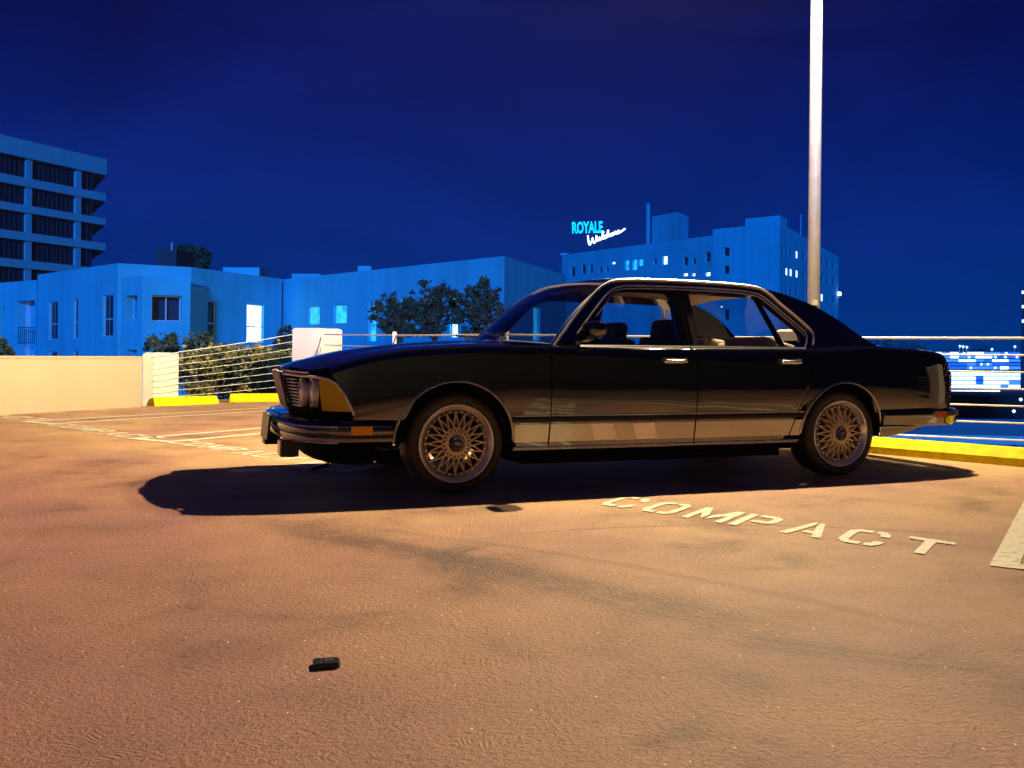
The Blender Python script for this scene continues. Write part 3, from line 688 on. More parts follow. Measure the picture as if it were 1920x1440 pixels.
# greenhouse
gv = lambda z: .800-.46*(z-.868)
def g3(p, s, off=0.0): return (p[0], -s*(gv(p[1])+off), p[1])
def rnd(poly, r=.03, n=4):                              # round the corners of a polygon
    out = []; m = len(poly)
    for i in range(m):
        a, b_, c_ = Vector(poly[i-1]), Vector(poly[i]), Vector(poly[(i+1) % m])
        rr = r[i] if isinstance(r, (list, tuple)) else r
        rr = min(rr, (a-b_).length*.45, (c_-b_).length*.45)
        p, q = b_+(a-b_).normalized()*rr, b_+(c_-b_).normalized()*rr
        for k in range(n+1):
            t_ = k/n; out.append(tuple((1-t_)**2*p+2*t_*(1-t_)*b_+t_*t_*q))
    return out
def spath(pts, k=4):
    out = []; n = len(pts); P_ = [Vector(p) for p in pts]
    for i in range(n-1):
        p0, p1, p2, p3 = P_[max(i-1, 0)], P_[i], P_[i+1], P_[min(i+2, n-1)]
        for j in range(k):
            u = j/k; out.append(tuple(.5*((2*p1)+(p2-p0)*u+(2*p0-5*p1+4*p2-p3)*u*u+(3*p1-p0-3*p2+p3)*u**3)))
    return out+[tuple(P_[-1])]
SIDE = [(.615, .866), (.70, .955), (.85, 1.105), (.98, 1.222), (1.06, 1.275), (1.14, 1.305), (1.3, 1.318), (1.6, 1.322), (1.95, 1.318), (2.2, 1.305), (2.40, 1.275), (2.56, 1.232), (2.72, 1.170), (2.88, 1.078), (3.03, .970), (3.14, .905), (3.14, .875), (2.6, .868), (2.0, .862), (1.2, .860)]
SIDE_S = spath(SIDE[:16])+SIDE[16:]
DRIP = SIDE[:10]+[(2.31, 1.272), (2.40, 1.190), (2.52, 1.085), (2.592, 1.010), (2.60, .965), (2.575, .905)]
WF = rnd([(.80, .880), (1.525, .884), (1.535, 1.248), (1.18, 1.248), (1.07, 1.205)], [.01, .03, .05, .10, .05])
WR = rnd([(1.672, .884), (2.33, .884), (2.215, 1.238), (1.68, 1.250)], [.02, .01, .03, .03])
WQ = rnd([(2.352, .884), (2.455, .888), (2.515, .985), (2.245, 1.222), (2.236, 1.215)], [.005, .05, .09, .02, .005])
for s in (1, -1):
    fl, tr = poly_holes(SIDE_S, [WF, WR, WQ])
    MB().add([g3((p.x, p.y), s) for p in fl], tr).build('window_frame', M['paint'], car, solid=.035)
    for nm, pg in (('side_window', WF), ('side_window', WR), ('quarter_window', WQ)):
        fl, tr = poly_holes(pg, [])
        MB().add([g3((p.x, p.y), s, -.016) for p in fl], tr).build(nm, M['glass'], car)
    # bright drip moulding and inner window trim
    MB().tube([g3(p, s, .008) for p in spath(DRIP)], .009, 8).build('drip_moulding', M['bright'], car, smooth=True)
    tr_ = [(.80, .955), (.93, 1.088), (1.03, 1.185), (1.10, 1.240), (1.17, 1.268), (1.3, 1.278), (1.62, 1.282), (2.0, 1.277), (2.2, 1.262), (2.29, 1.225), (2.40, 1.128), (2.52, 1.020), (2.548, .985), (2.535, .94), (2.505, .89)]
    MB().tube([g3(p, s, .008) for p in spath(tr_)], .006, 6).build('window_trim', M['bright'], car, smooth=True)
    tr2 = [(x+(.028 if x < 1.1 else (-.012 if x > 2.2 else 0)), z-.020) for x, z in tr_[1:-2]]
    MB().tube([g3(p, s, .005) for p in spath(tr2)], .0035, 6).build('window_trim', M['bright'], car, smooth=True)
    for a, b_ in ((.80, 1.584), (1.592, 2.50)):
        for z, r in ((.878, .006), (.866, .005)):
            MB().tube([(a+(b_-a)*i/10, -s*(.807 if z > .87 else .815), z+.003*(a+(b_-a)*i/10-.8)) for i in range(11)], r, 6).build('belt_moulding', M['bright'], car, smooth=True)
    for p0, p1 in (((.575, .878), (1.588, .875)),): pass
    # B pillar cover, door handle, mirror
    MB().add([g3(p, s, .004) for p in ((1.545, .885), (1.665, .885), (1.672, 1.262), (1.545, 1.262))], [(0, 1, 2, 3)]).build('pillar_cover', M['rubber'], car)
    for u in (1.59, 1.62): MB().tube([g3((u, .89), s, .007), g3((u+.004, 1.26), s, .007)], .003, 5).build('pillar_seam', M['plastic'], car)
    for u in (1.425, 2.315):
        yv = sv(u, .795); hd = thing_dummy = None
        k = MB().tube([(u-.078, -s*(yv+.012), .786), (u-.07, -s*(yv+.020), .786), (u+.065, -s*(yv+.020), .786), (u+.074, -s*(yv+.012), .786)], .0125, 10).build('door_handle', M['chrome'], car, smooth=True, angle=60)
        MB().bar((u-.085, -s*(yv+.002), .802), (u+.08, -s*(yv+.002), .802), .012, .012).build('handle_base', M['chrome'], k)
        MB().box((u-.08, -s*(yv+.008), .795), (.014, .022, .03)).build('handle_mount', M['chrome'], k)
        MB().box((u+.074, -s*(yv+.008), .795), (.016, .022, .03)).build('key_lock', M['chrome'], k)
    mm = MB()
    g = []
    for i in range(9):
        a = i/8; w_ = [.55, .85, .97, 1, 1, 1, .97, .90, .80][i]; row = []
        for j in range(17):
            b_ = 2*math.pi*j/16; cx_, cz_ = math.cos(b_), math.sin(b_)
            sq = lambda c_: math.copysign(abs(c_)**.55, c_)
            row.append((.775+.105*a, -s*(.935+.085*w_*sq(cx_)), .972+.052*w_*sq(cz_)+.004*a))
        g.append(row)
    mm.grid(g); mr = mm.build('door_mirror', M['paint'], car, smooth=True, angle=60)
    MB().box((.872, -s*.935, .975), (.006, .13, .075)).build('mirror_glass', M['chrome'], mr)
    MB().bar((.82, -s*.81, .915), (.82, -s*.91, .935), .05, .035).build('mirror_arm', M['plastic'], mr)
# roof skin
def roof_edge(u): return smooth_interp(SIDE[4:12], u)
rows = []
for i in range(33):
    u0 = 1.0+1.53*i/32; r = []
    for j in range(25):
        k = -1+2*j/24; ue = u0+(.075*(1-i/32))*(k*k)-.02*(i/32)*(k*k)
        ze = roof_edge(max(ue, 1.0)); v = gv(ze)*k
        cr = interp([(1.0, .028), (1.3, .045), (2.0, .047), (2.53, .040)], u0)
        r.append((ue, -v, ze-.004+cr*(1-abs(k)**2.4)))
    rows.append(r)
MB().grid(rows).build('roof', M['paint'], car, smooth=True, angle=60)
front_edge, rear_edge = rows[0], rows[-1]
lin = [[(p[0]*.97+.06, p[1]*.93, p[2]-.03) for p in r] for r in rows[2:-1]]
MB().grid(lin).build('headliner', M['liner'], car, smooth=True)
# windscreen, rear window
n = len(front_edge)
wb = [(.50+.125*(k*k), -.775*k, .905-.028*k*k) for k in [-1+2*j/24 for j in range(25)]]
ws = [[tuple(Vector(wb[j])+(Vector(front_edge[j])-Vector(wb[j]))*f+Vector((-.022, 0, .018))*math.sin(math.pi*f)) for j in range(25)] for f in [k/10 for k in range(11)]]
MB().grid(ws).build('windscreen', M['screen'], car, smooth=True)
edge = ws[0][::1]+[r[-1] for r in ws[1:]]+ws[-1][::-1][1:]+[r[0] for r in ws[-2:0:-1]]
MB().tube([(p[0]-.004, p[1], p[2]+.004) for p in edge], .008, 6, closed=True).build('windscreen_trim', M['bright'], car, smooth=True)
rwb = [(3.12-.05*k*k, -.735*k, .935-.012*k*k) for k in [-1+2*j/24 for j in range(25)]]
rw = [[tuple(Vector(rear_edge[j])+(Vector(rwb[j])-Vector(rear_edge[j]))*f+Vector((.03, 0, .03))*math.sin(math.pi*f)) for j in range(25)] for f in [k/10 for k in range(11)]]
MB().grid(rw).build('rear_window', M['glass'], car, smooth=True)
for v in (.38, -.30):                                   # wipers
    wp_ = MB().tube([(.44, -v, .905), (.47, -(v-.05), .925), (.56, -(v-.52), .962)], .007, 6).build('wiper_arm', M['plastic'], car)
    MB().bar((.515, -(v-.25), .945), (.59, -(v-.72), .965), .008, .018).build('wiper_blade', M['rubber'], wp_)
    MB().lathe([(0, .02), (.016, .016), (.018, -.01)], 12, Matrix.Translation((.44, -v, .91)) @ Matrix.Rotation(math.radians(90), 4, 'X')).build('wiper_pivot', M['chrome'], wp_, smooth=True)
# cabin
MB().add(*(lambda q: (q.v, q.f))(MB().prism([(.60, .76), (.98, .72), (.98, -.72), (.60, -.76)], .60, .885))).build('dashboard', M['dark_leather'], car)
sw = MB(); a_ = [2*math.pi*k/28 for k in range(28)]
Ms = Matrix.Translation((1.10, -.37, .86)) @ Matrix.Rotation(math.radians(-62), 4, 'Y')
sw.tube([Ms @ Vector((.185*math.cos(x), .185*math.sin(x), 0)) for x in a_], .013, 8, closed=True)
for x in (0.2, 2.9, 4.7): sw.bar(Ms @ Vector((0, 0, 0)), Ms @ Vector((.18*math.cos(x), .18*math.sin(x), 0)), .03, .012)
sw.build('steering_wheel', M['plastic'], car, smooth=True)
def cushion(name, c, d, m, par, tilt=0.0, rounding=.5):
    bm = bmesh.new(); bmesh.ops.create_cube(bm, size=1)
    bmesh.ops.scale(bm, vec=d, verts=bm.verts)
    bmesh.ops.bevel(bm, geom=bm.edges[:], offset=min(d)*rounding*.6, segments=4, affect='EDGES', profile=.6)
    bmesh.ops.rotate(bm, cent=(0, 0, 0), matrix=Matrix.Rotation(tilt, 3, 'Y'), verts=bm.verts)
    bmesh.ops.translate(bm, vec=c, verts=bm.verts)
    me = bpy.data.meshes.new(name); bm.to_mesh(me); bm.free()
    for p in me.polygons: p.use_smooth = True
    me.materials.append(m); return share(name, me, par)
for v in (.37, -.37):
    se = cushion('front_seat', (1.35, -v, .52), (.52, .52, .18), M['dark_leather'], car)
    cushion('seat_back', (1.60, -v, .70), (.13, .50, .50), M['dark_leather'], se, .22)
    cushion('headrest', (1.655, -v, .985), (.10, .27, .17), M['dark_leather'], se, .15, .8)
rs_ = cushion('rear_seat', (2.12, 0, .52), (.5, 1.3, .2), M['leather'], car)
cushion('seat_back', (2.44, 0, .68), (.16, 1.34, .48), M['leather'], rs_, .25)
for v in (.36, -.36): cushion('headrest', (2.40, -v, .912), (.20, .48, .09), M['leather'], rs_, .1, .8)
MB().box((2.80, 0, .885), (.55, 1.34, .03)).build('parcel_shelf', M['dark_leather'], car)
MB().box((1.4, 0, .42), (2.2, 1.5, .03)).build('cabin_floor', M['dark_leather'], car)
for s in (1, -1): MB().box((1.55, -s*.77, .66), (1.95, .05, .38)).build('door_card', M['dark_leather'], car)
MB().box((1.13, 0, 1.235), (.02, .22, .055)).build('rear_view_mirror', M['plastic'], car)

# wheels
def wheel(parent_u, s, vface=.83):
    """lattice wheel; local Y is the axle, outer face towards -Y on the near side"""
    Mx = Matrix.Translation((parent_u, -s*vface, RW)) @ (Matrix.Identity(4) if s > 0 else Matrix.Rotation(math.pi, 4, 'Z'))
    wh = bpy.data.objects.new('wheel', None); COL.objects.link(wh); wh.parent = car; wh.matrix_local = Mx; wh.empty_display_size = .1
    return wh
R0 = .229
def wheel_meshes():
    out = {}
    ty = MB().lathe([(.222, .018), (.232, .000), (.252, -.006), (.272, -.004), (.287, .006), (.295, .022), (.297, .05), (.297, .17), (.293, .195), (.270, .212), (.225, .205), (.222, .018)], 72)
    out['tyre'] = (ty, M['tyre'], 50)
    tr = MB()
    lip = MB().lathe([(R0+.001, .012), (R0+.002, -.004), (R0, -.009), (R0-.004, -.0115), (R0-.008, -.0105), (R0-.012, -.006), (R0-.022, .006), (.199, .016), (.196, .022), (.195, .040)], 72)
    out['rim_lip'] = (lip, M['lip'], 50)
    out['rim_barrel'] = (MB().lathe([(.193, .04), (.188, .06), (.180, .19)], 48), M['barrel'], 50)
    out['brake_disc'] = (MB().lathe([(0, .12), (.135, .12), (.135, .14), (0, .14)], 40), mat('brake_disc_steel', (.10, .09, .085), .45, .8), 30)
    ring = MB().lathe([(.195, .034), (.193, .022), (.176, .020), (.171, .030), (.172, .04)], 60)
    out['outer_ring'] = (ring, mat('rim_ring_bronze', (.20, .15, .09), .35, .8), 50)
    bl = MB()
    for k in range(32):
        a = 2*math.pi*k/32; c = Vector((.1845*math.cos(a), .017, .1845*math.sin(a)))
        bl.lathe([(0, -.006), (.0068, -.005), (.0074, .006)], 6, Matrix.Translation(c))
    out['rim_bolts'] = (bl, M['lip'], 30)
    sp = MB(); n = 20; d = math.radians(36)
    for k in range(n):
        a = 2*math.pi*k/n
        for sg in (1, -1):
            A_, B_ = Vector((.050*math.cos(a), .004, .050*math.sin(a))), Vector((.175*math.cos(a+sg*d), .026, .175*math.sin(a+sg*d))); P = lambda f: A_.lerp(B_, f)+Vector((0, .010*f*(f-1), 0))
            w0, w1 = .0075, .0046
            for i in range(6):
                f0, f1 = i/6, (i+1)/6
                p, q = P(f0), P(f1+.02); sp.bar(p, q, .026, w0+(w1-w0)*f0, up=Vector((0, 1, 0)).cross((q-p).normalized()))
    out['spoke_lattice'] = (sp, M['wgold'], 30)
    out['hub'] = (MB().lathe([(.066, .03), (.066, .010), (.056, .002), (.05, .002)], 32), M['wgold'], 40)
    hx = MB(); hx.lathe([(.044, .02), (.044, -.018), (.036, -.026), (.032, -.026)], 6)
    out['hex_nut'] = (hx, M['chrome'], 20)
    out['centre_cap'] = (MB().lathe([(.0, -.027), (.032, -.0265), (.033, -.024)], 32), M['plastic'], 40)
    return out
WM = wheel_meshes(); wcache = {}
cap_text = text_mesh('BBS', .026, .0005); cap_text.materials.append(M['white'])
for u in (0, WB_-.005):
    for s in (1, -1):
        wh = wheel(u, s)
        for nm, (b_, m, an) in WM.items():
            if nm not in wcache:
                o = b_.build(nm, m, wh, smooth=True, angle=an); wcache[nm] = o.data
            else: share(nm, wcache[nm], wh)
        share('cap_lettering', cap_text, wh, Matrix.Translation((0, -.0285, 0)) @ Matrix.Rotation(math.radians(10 if u == 0 else -14), 4, 'Y') @ Matrix.Rotation(math.radians(90), 4, 'X'))

# ------------------------------------------------------------------ lamp post and its light
pb = at(1525, 600, 9.22)
LAMP = CO+Matrix.Rotation(CTH, 3, 'Z') @ Vector((4.0, .95, 5.3))
t = thing('lamp_post', 'tall slim grey metal lamp post rising behind the car', 'lamp post', (pb.x, pb.y, 0))
hp = LAMP.z+.15
MB().tube([(0, 0, 1.1), (0, 0, 1.13), (0, 0, hp)], [.062, .060, .056], 16).build('pole', M['pole'], t, smooth=True)
MB().box((0, 0, 1.115), (.2, .2, .03)).build('base_plate', M['pole'], t)
MB().box((-.005, -.064, 1.36), (.05, .006, .05)).build('sticker', M['white'], t)
lv = Vector((LAMP.x-pb.x, LAMP.y-pb.y, 0))
MB().bar((0, 0, hp-.06), (lv.x*.8, lv.y*.8, hp-.03), .06, .06).build('arm', M['pole'], t)
la = math.atan2(lv.y, lv.x)
hd = MB().box((0, 0, 0), (.62, .36, .07)).build('lamp_head', M['pole'], t, matrix=Matrix.Translation((lv.x, lv.y, hp-.02)) @ Matrix.Rotation(la, 4, 'Z'))
led = mat('lamp_led', (.9, .8, .6), .4, emit=(1, .78, .5), estr=14)
for x in (-.16, .16): MB().box((x, 0, -.041), (.22, .26, .008)).build('led_panel', led, hd)
def lamp_light(loc, power, size):
    l = bpy.data.lights.new('lamp_light', 'POINT'); l.energy = power; l.color = (1.0, .75, .40); l.shadow_soft_size = size
    o = bpy.data.objects.new('lamp_light', l); COL.objects.link(o); o.location = loc
    l.use_nodes = True; T = l.node_tree; Lk = T.links.new; em = T.nodes['Emission']
    g = N(T, 'ShaderNodeNewGeometry'); sx = N(T, 'ShaderNodeSeparateXYZ'); Lk(g.outputs['Incoming'], sx.inputs[0])
    ab = N(T, 'ShaderNodeMath', operation='ABSOLUTE'); Lk(sx.outputs['Z'], ab.inputs[0])
    iv = N(T, 'ShaderNodeMath', operation='SUBTRACT'); iv.inputs[0].default_value = 1.0; Lk(ab.outputs[0], iv.inputs[1])
    sq = N(T, 'ShaderNodeMath', operation='MULTIPLY'); Lk(iv.outputs[0], sq.inputs[0]); Lk(iv.outputs[0], sq.inputs[1])
    mr = N(T, 'ShaderNodeMath', operation='MULTIPLY_ADD'); Lk(sq.outputs[0], mr.inputs[0]); mr.inputs[1].default_value = 3.2; mr.inputs[2].default_value = .55
    # wide-throw street optic, its beam thrown along the row of stalls (towards -X) more than across the lane
    def mt(op, *a):
        n = N(T, 'ShaderNodeMath', operation=op)
        for k, x in enumerate(a):
            if isinstance(x, (int, float)): n.inputs[k].default_value = x
            else: Lk(x, n.inputs[k])
        return n.outputs[0]
    hx = mt('SQRT', mt('ADD', mt('MULTIPLY_ADD', sx.outputs['X'], sx.outputs['X'], .02), mt('MULTIPLY', sx.outputs['Y'], sx.outputs['Y'])))
    az = mt('MAXIMUM', mt('MULTIPLY_ADD', mt('DIVIDE', sx.outputs['X'], hx), -1.3, .32), .28)
    wg = mt('MINIMUM', mt('MULTIPLY', iv.outputs[0], 4.0), 1.0)
    fa = mt('ADD', mt('MULTIPLY', az, wg), mt('SUBTRACT', 1.0, wg))
    Lk(mt('MULTIPLY', mr.outputs[0], fa), em.inputs['Strength'])
    return o
lamp_light(LAMP+Vector((0, 0, -.16)), 4900, .05)
lamp_light(LAMP+Vector((.28, .10, -.42)), 1050, .05)

# ------------------------------------------------------------------ foliage
def foliage(name, m, parent, blobs, n, size, seed, flat_=.7):
    rnd_ = random.Random(seed); v = []; f = []
    tot = sum(b_[1].x*b_[1].y*b_[1].z for b_ in blobs)
    for c, r in blobs:
        k = max(8, int(n*r.x*r.y*r.z/tot))
        for _ in range(k):
            p = Vector((rnd_.gauss(0, .52), rnd_.gauss(0, .52), rnd_.gauss(0, .52)))
            p = Vector((p.x*r.x, p.y*r.y, p.z*r.z))+c
            a = Vector((rnd_.gauss(0, 1), rnd_.gauss(0, 1), rnd_.gauss(0, flat_))).normalized(); b_ = a.orthogonal().normalized()
            b_ = Matrix.Rotation(rnd_.uniform(0, 6.28), 3, a) @ b_
            L_ = size*rnd_.uniform(.6, 1.4); w_ = L_*.32; k0 = len(v)
            v += [p-a*L_*.5, p+b_*w_, p+a*L_*.5, p-b_*w_]; f.append((k0, k0+1, k0+2, k0+3))
    me = bpy.data.meshes.new(name); me.from_pydata([tuple(x) for x in v], [], f); me.materials.append(m)
    return share(name, me, parent)
def tree(name, label, base, crown_c, crown_r, nblob, n, leaf, m, seed, group, cat='tree'):
    rd = random.Random(seed); base = Vector(base); t = thing(name, label, cat, base, 0, group)
    cc = Vector(crown_c)-base; cr = Vector(crown_r); blobs = []; b = MB()
    b.tube([(0, 0, 0), (.05*cc.z*.2, 0, cc.z*.4), (cc.x*.6, cc.y*.6, cc.z*.8), tuple(cc)], [cc.z*.028+.03, cc.z*.022+.02, cc.z*.014+.015, .01], 8)
    for k in range(nblob):
        while True:
            p = Vector((rd.uniform(-1, 1), rd.uniform(-1, 1), rd.uniform(-1, 1)))
            if p.length < 1: break
        p = Vector((p.x*cr.x, p.y*cr.y, p.z*cr.z))*.95+cc
        q = rd.uniform(.06, .17) if nblob > 50 else rd.uniform(.10, .27); blobs.append((p, Vector((q*cr.x, q*cr.y, q*cr.z*.85))))
        st_ = Vector((cc.x*.6, cc.y*.6, cc.z-cr.z*rd.uniform(.2, .95)))
        b.tube([st_, (st_+p)/2+Vector((0, 0, .1*cr.z)), p], [cc.z*.004+.006, cc.z*.003+.004, .003], 5)
    b.build('trunk', M['bark'], t, smooth=True)
    foliage('crown', m, t, blobs, n, leaf, seed)
    return t
def shrub(label, c, r, n, leaf, m, seed, group, z0):
    rd = random.Random(seed); t = thing('shrub', label, 'shrub', (c.x, c.y, z0), 0, group)
    o = Vector((0, 0, c.z-z0)); blobs = []; b = MB()
    for k in range(16):
        a = rd.uniform(0, 6.28); e = rd.uniform(-.6, 1); rr = rd.uniform(.35, .85)
        p = o+Vector((r[0]*rr*math.cos(a), r[1]*rr*math.sin(a), r[2]*e*.8)); q = rd.uniform(.28, .45)
        blobs.append((p, Vector((r[0]*q, r[1]*q, r[2]*q)))); b.tube([(0, 0, 0), (p.x*.4, p.y*.4, p.z*.5), tuple(p)], [.02, .014, .005], 5)
    b.build('stem', M['bark'], t); foliage('foliage', m, t, blobs, n, leaf, seed)
    return t
sg = 'shrubs beyond the cable rail'
for k, (px, py, Y, rx, rz, sd, lb) in enumerate([(385, 705, 18.2, .75, .60, 1, 'round olive green shrub beside the wall pillar, behind the thin cables'), (445, 708, 18.8, .70, .55, 2, 'bushy olive shrub between two other shrubs behind the thin cables'),
                                                (505, 712, 18.0, .65, .52, 3, 'olive green shrub against the sedan bumper, behind the thin cables')]):
    c = at(px, py, Y); shrub(lb, c, (rx, .6, rz), 5200, .085, M['leaf'], sd, sg, -3.0)
for k, (px, py, Y, rx, rz, sd, lb) in enumerate([(300, 655, 24, .40, .34, 11, 'small dark bush peeping over the wall pillar'), (372, 655, 23, .42, .42, 12, 'dark pointed bush above the olive shrub by the pillar'), (412, 668, 23.5, .35, .28, 13, 'low dark bush behind the middle olive shrub'),
                                                (495, 668, 24, .32, .26, 14, 'dark little bush left of the bonnet pillar'), (2, 655, 26, .28, .2, 15, 'dark bush tip over the parapet wall')]):
    c = at(px, py, Y); shrub(lb, c, (rx, .4, rz), 900, .12, M['leaf_d'], sd, 'dark bushes in front of the apartments', -6.0)
tg = 'trees in front of the long white building'
def btree(label, px, ytop, ybot, half, Y, sd, n):
    a, b_ = at(px, ytop, Y), at(px, ybot, Y); r = (half/F*Y)
    tree('street_tree', label, (a.x, Y, -9), (a.x, Y, (a.z+b_.z)/2), (r, r*.8, (a.z-b_.z)/2), 75, int(n*1.5), .15, M['leaf_d'], sd, tg)
btree('broad dark tree with a loose crown in front of the cyan windows', 745, 545, 640, 55, 42, 21, 2600)
btree('tallest dark tree with a ragged airy crown, before the long white building', 815, 520, 640, 62, 43, 22, 3600)
btree('dark feathery tree beside the car windscreen', 905, 518, 650, 55, 40, 23, 3200)
btree('dark low tree behind the bonnet pillar', 535, 610, 670, 22, 38, 24, 900)

# ------------------------------------------------------------------ buildings
def inset(poly, d=.35):
    c = sum((Vector(p) for p in poly), Vector((0, 0)))/len(poly); return [tuple(c+(Vector(p)-c)*(1-d/max((Vector(p)-c).length, 1))) for p in poly]
def facade(parent, a, b, z0, ztop, wins, name='wall', m=None, depth=.25, th=.3):
    """vertical wall from plan point a to b; ztop number or [(s,z)...]; wins: (px0,py0,px1,py1,kind)"""
    a, b = Vector(a), Vector(b); d = (b-a); Lg = d.length; d /= Lg; n = Vector((-d.y, d.x)); n = n if n.dot(a+b) < 0 else -n   # towards the camera
    def hit(px, py):
        dx, dy = px-CX, py-CY; r = Vector((dx*CR+dy*SR, F, dx*SR-dy*CR)); q = Vector((r.x, r.y))
        t_ = (a.x*d.y-a.y*d.x)/(q.x*d.y-q.y*d.x); p = q*t_; return (p-a).dot(d), H+r.z*t_
    holes = []; info = []
    for wn in wins:
        x0, y0, x1, y1, kind = wn; (s0, zt), (s1, zb) = hit(x0, y0), hit(x1, y1); zb0 = hit(x0, y1)[1]; zt1 = hit(x1, y0)[1]
        zt, zb = (zt+zt1)/2, (zb+zb0)/2; s0, s1 = min(s0, s1), max(s0, s1)
        if s0 < .05 or s1 > Lg-.05: continue
        holes.append([(s0, zb), (s1, zb), (s1, zt), (s0, zt)]); info.append((s0, s1, zb, zt, kind))
    outer = [(0, z0), (Lg, z0)]+([(Lg, ztop), (0, ztop)] if not isinstance(ztop, list) else ztop)
    P = lambda s, z, o=0.0: (a.x+d.x*s+n.x*o, a.y+d.y*s+n.y*o, z)
    fl, tr = poly_holes(outer, holes)
    w_ = MB(); w_.add([P(p.x, p.y) for p in fl], tr)
    for h in holes:
        w_.add([P(x, z) for x, z in h]+[P(x, z, -depth) for x, z in h], [(i, (i+1) % 4, 4+(i+1) % 4, 4+i) for i in range(4)])
    w_.build(name, m, parent)
    for s0, s1, zb, zt, kind in info:
        pane_m = {'d': M['dark_glass'], 'l': M['lit'], 'c': M['lit_c'], 'w': M['lit_w'], 'b': M['dark_wall'], 's': M['stucco']}[kind[0]]
        wd = (s1-s0); fw = min(.07, wd*.12)
        fr = MB()
        for q in ((s0, zb, s1, zb+fw), (s0, zt-fw, s1, zt), (s0, zb+fw, s0+fw, zt-fw), (s1-fw, zb+fw, s1, zt-fw)):
            fr.add([P(q[0], q[1], -depth*.6), P(q[2], q[1], -depth*.6), P(q[2], q[3], -depth*.6), P(q[0], q[3], -depth*.6), P(q[0], q[1], -depth*.9), P(q[2], q[1], -depth*.9), P(q[2], q[3], -depth*.9), P(q[0], q[3], -depth*.9)], [(0, 1, 2, 3), (0, 4, 5, 1), (1, 5, 6, 2), (2, 6, 7, 3), (3, 7, 4, 0)])
        def bars(s_, z_):
            for x in s_: fr.add([P(x-fw*.6, zb, -depth*.6), P(x+fw*.6, zb, -depth*.6), P(x+fw*.6, zt, -depth*.6), P(x-fw*.6, zt, -depth*.6)], [(0, 1, 2, 3)])
            for z in z_: fr.add([P(s0, z-fw*.6, -depth*.59), P(s1, z-fw*.6, -depth*.59), P(s1, z+fw*.6, -depth*.59), P(s0, z+fw*.6, -depth*.59)], [(0, 1, 2, 3)])
        if '+' in kind: bars([(s0+s1)/2], [zb+(zt-zb)*.42])
        if '-' in kind: bars([], [zb+(zt-zb)*.42])
        if '|' in kind: bars([(s0+s1)/2], [])
        wo = fr.build('window', M['frame'], parent)
        MB().add([P(s0, zb, -depth*.85), P(s1, zb, -depth*.85), P(s1, zt, -depth*.85), P(s0, zt, -depth*.85)], [(0, 1, 2, 3)]).build('pane', pane_m, wo)
    return hit
def bld_z(px, py, Y): return at(px, py, Y).z
def Yfor(px, py, dz): return dz*F/(hz(px)-py)

# --- long white building (right of the inner corner)
ZR = H+6.0
qa, qb, qc = plan(527, Yfor(527, 524, 6)), plan(944, Yfor(944, 480, 6)), plan(1060, Yfor(1060, 516, 6))
t = thing('long_building', 'long white stucco building with lit cyan windows behind the dark trees', 'building')
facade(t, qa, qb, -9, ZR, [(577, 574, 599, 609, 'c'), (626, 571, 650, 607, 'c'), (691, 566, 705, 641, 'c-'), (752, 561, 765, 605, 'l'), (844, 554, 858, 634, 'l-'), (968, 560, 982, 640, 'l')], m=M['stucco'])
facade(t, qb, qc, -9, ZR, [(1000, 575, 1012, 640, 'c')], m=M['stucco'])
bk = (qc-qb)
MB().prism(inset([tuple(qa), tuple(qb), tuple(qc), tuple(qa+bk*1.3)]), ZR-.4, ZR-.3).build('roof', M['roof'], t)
o = (qb-qa).normalized(); nn = Vector((-o.y, o.x)); nn = nn if nn.y > 0 else -nn
c = qa.lerp(qb, .42); MB().box((c.x+.2, c.y+1.5, ZR+.15), (1.0, .8, .7)).build('roof_vent', M['stucco'], t)
c = qa.lerp(qb, .0)+nn*3; MB().box((c.x-.5, c.y, ZR+.15), (2.4, 1.5, .9)).build('roof_vent', M['stucco'], t)

# --- white apartment block at the left, stepped roofs and recessed balconies
t = thing('apartment_block', 'white stucco apartment block with stepped roofs, slim windows and recessed balconies', 'building')
Y0, Y1 = Yfor(69, 515, 6), Yfor(219, 493.5, 6)
pa, pbb = plan(69, Y0), plan(219, Y1)
dl_ = (pa-pbb).normalized()
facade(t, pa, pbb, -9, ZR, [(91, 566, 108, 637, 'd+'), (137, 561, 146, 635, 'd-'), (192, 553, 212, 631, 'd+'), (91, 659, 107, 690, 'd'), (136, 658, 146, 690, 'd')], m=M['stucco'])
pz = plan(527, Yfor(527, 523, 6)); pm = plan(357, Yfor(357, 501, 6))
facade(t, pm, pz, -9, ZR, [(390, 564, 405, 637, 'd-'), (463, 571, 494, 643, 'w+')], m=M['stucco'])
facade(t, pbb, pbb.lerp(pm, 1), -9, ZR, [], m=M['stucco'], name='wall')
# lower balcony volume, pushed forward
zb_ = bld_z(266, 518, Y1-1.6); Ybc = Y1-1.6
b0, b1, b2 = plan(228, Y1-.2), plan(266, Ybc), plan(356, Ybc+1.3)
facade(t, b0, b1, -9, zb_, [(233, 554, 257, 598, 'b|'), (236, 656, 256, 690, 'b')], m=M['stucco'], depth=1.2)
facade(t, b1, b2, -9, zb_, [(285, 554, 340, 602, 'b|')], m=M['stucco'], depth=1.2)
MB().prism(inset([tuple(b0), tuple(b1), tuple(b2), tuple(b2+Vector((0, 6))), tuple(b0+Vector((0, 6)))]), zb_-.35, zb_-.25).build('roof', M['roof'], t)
MB().prism(inset([tuple(pa), tuple(pbb), tuple(pm), tuple(pz), tuple(pz+Vector((-4, 14))), tuple(pa+Vector((4, 14)))]), ZR-.45, ZR-.35).build('roof', M['roof'], t)
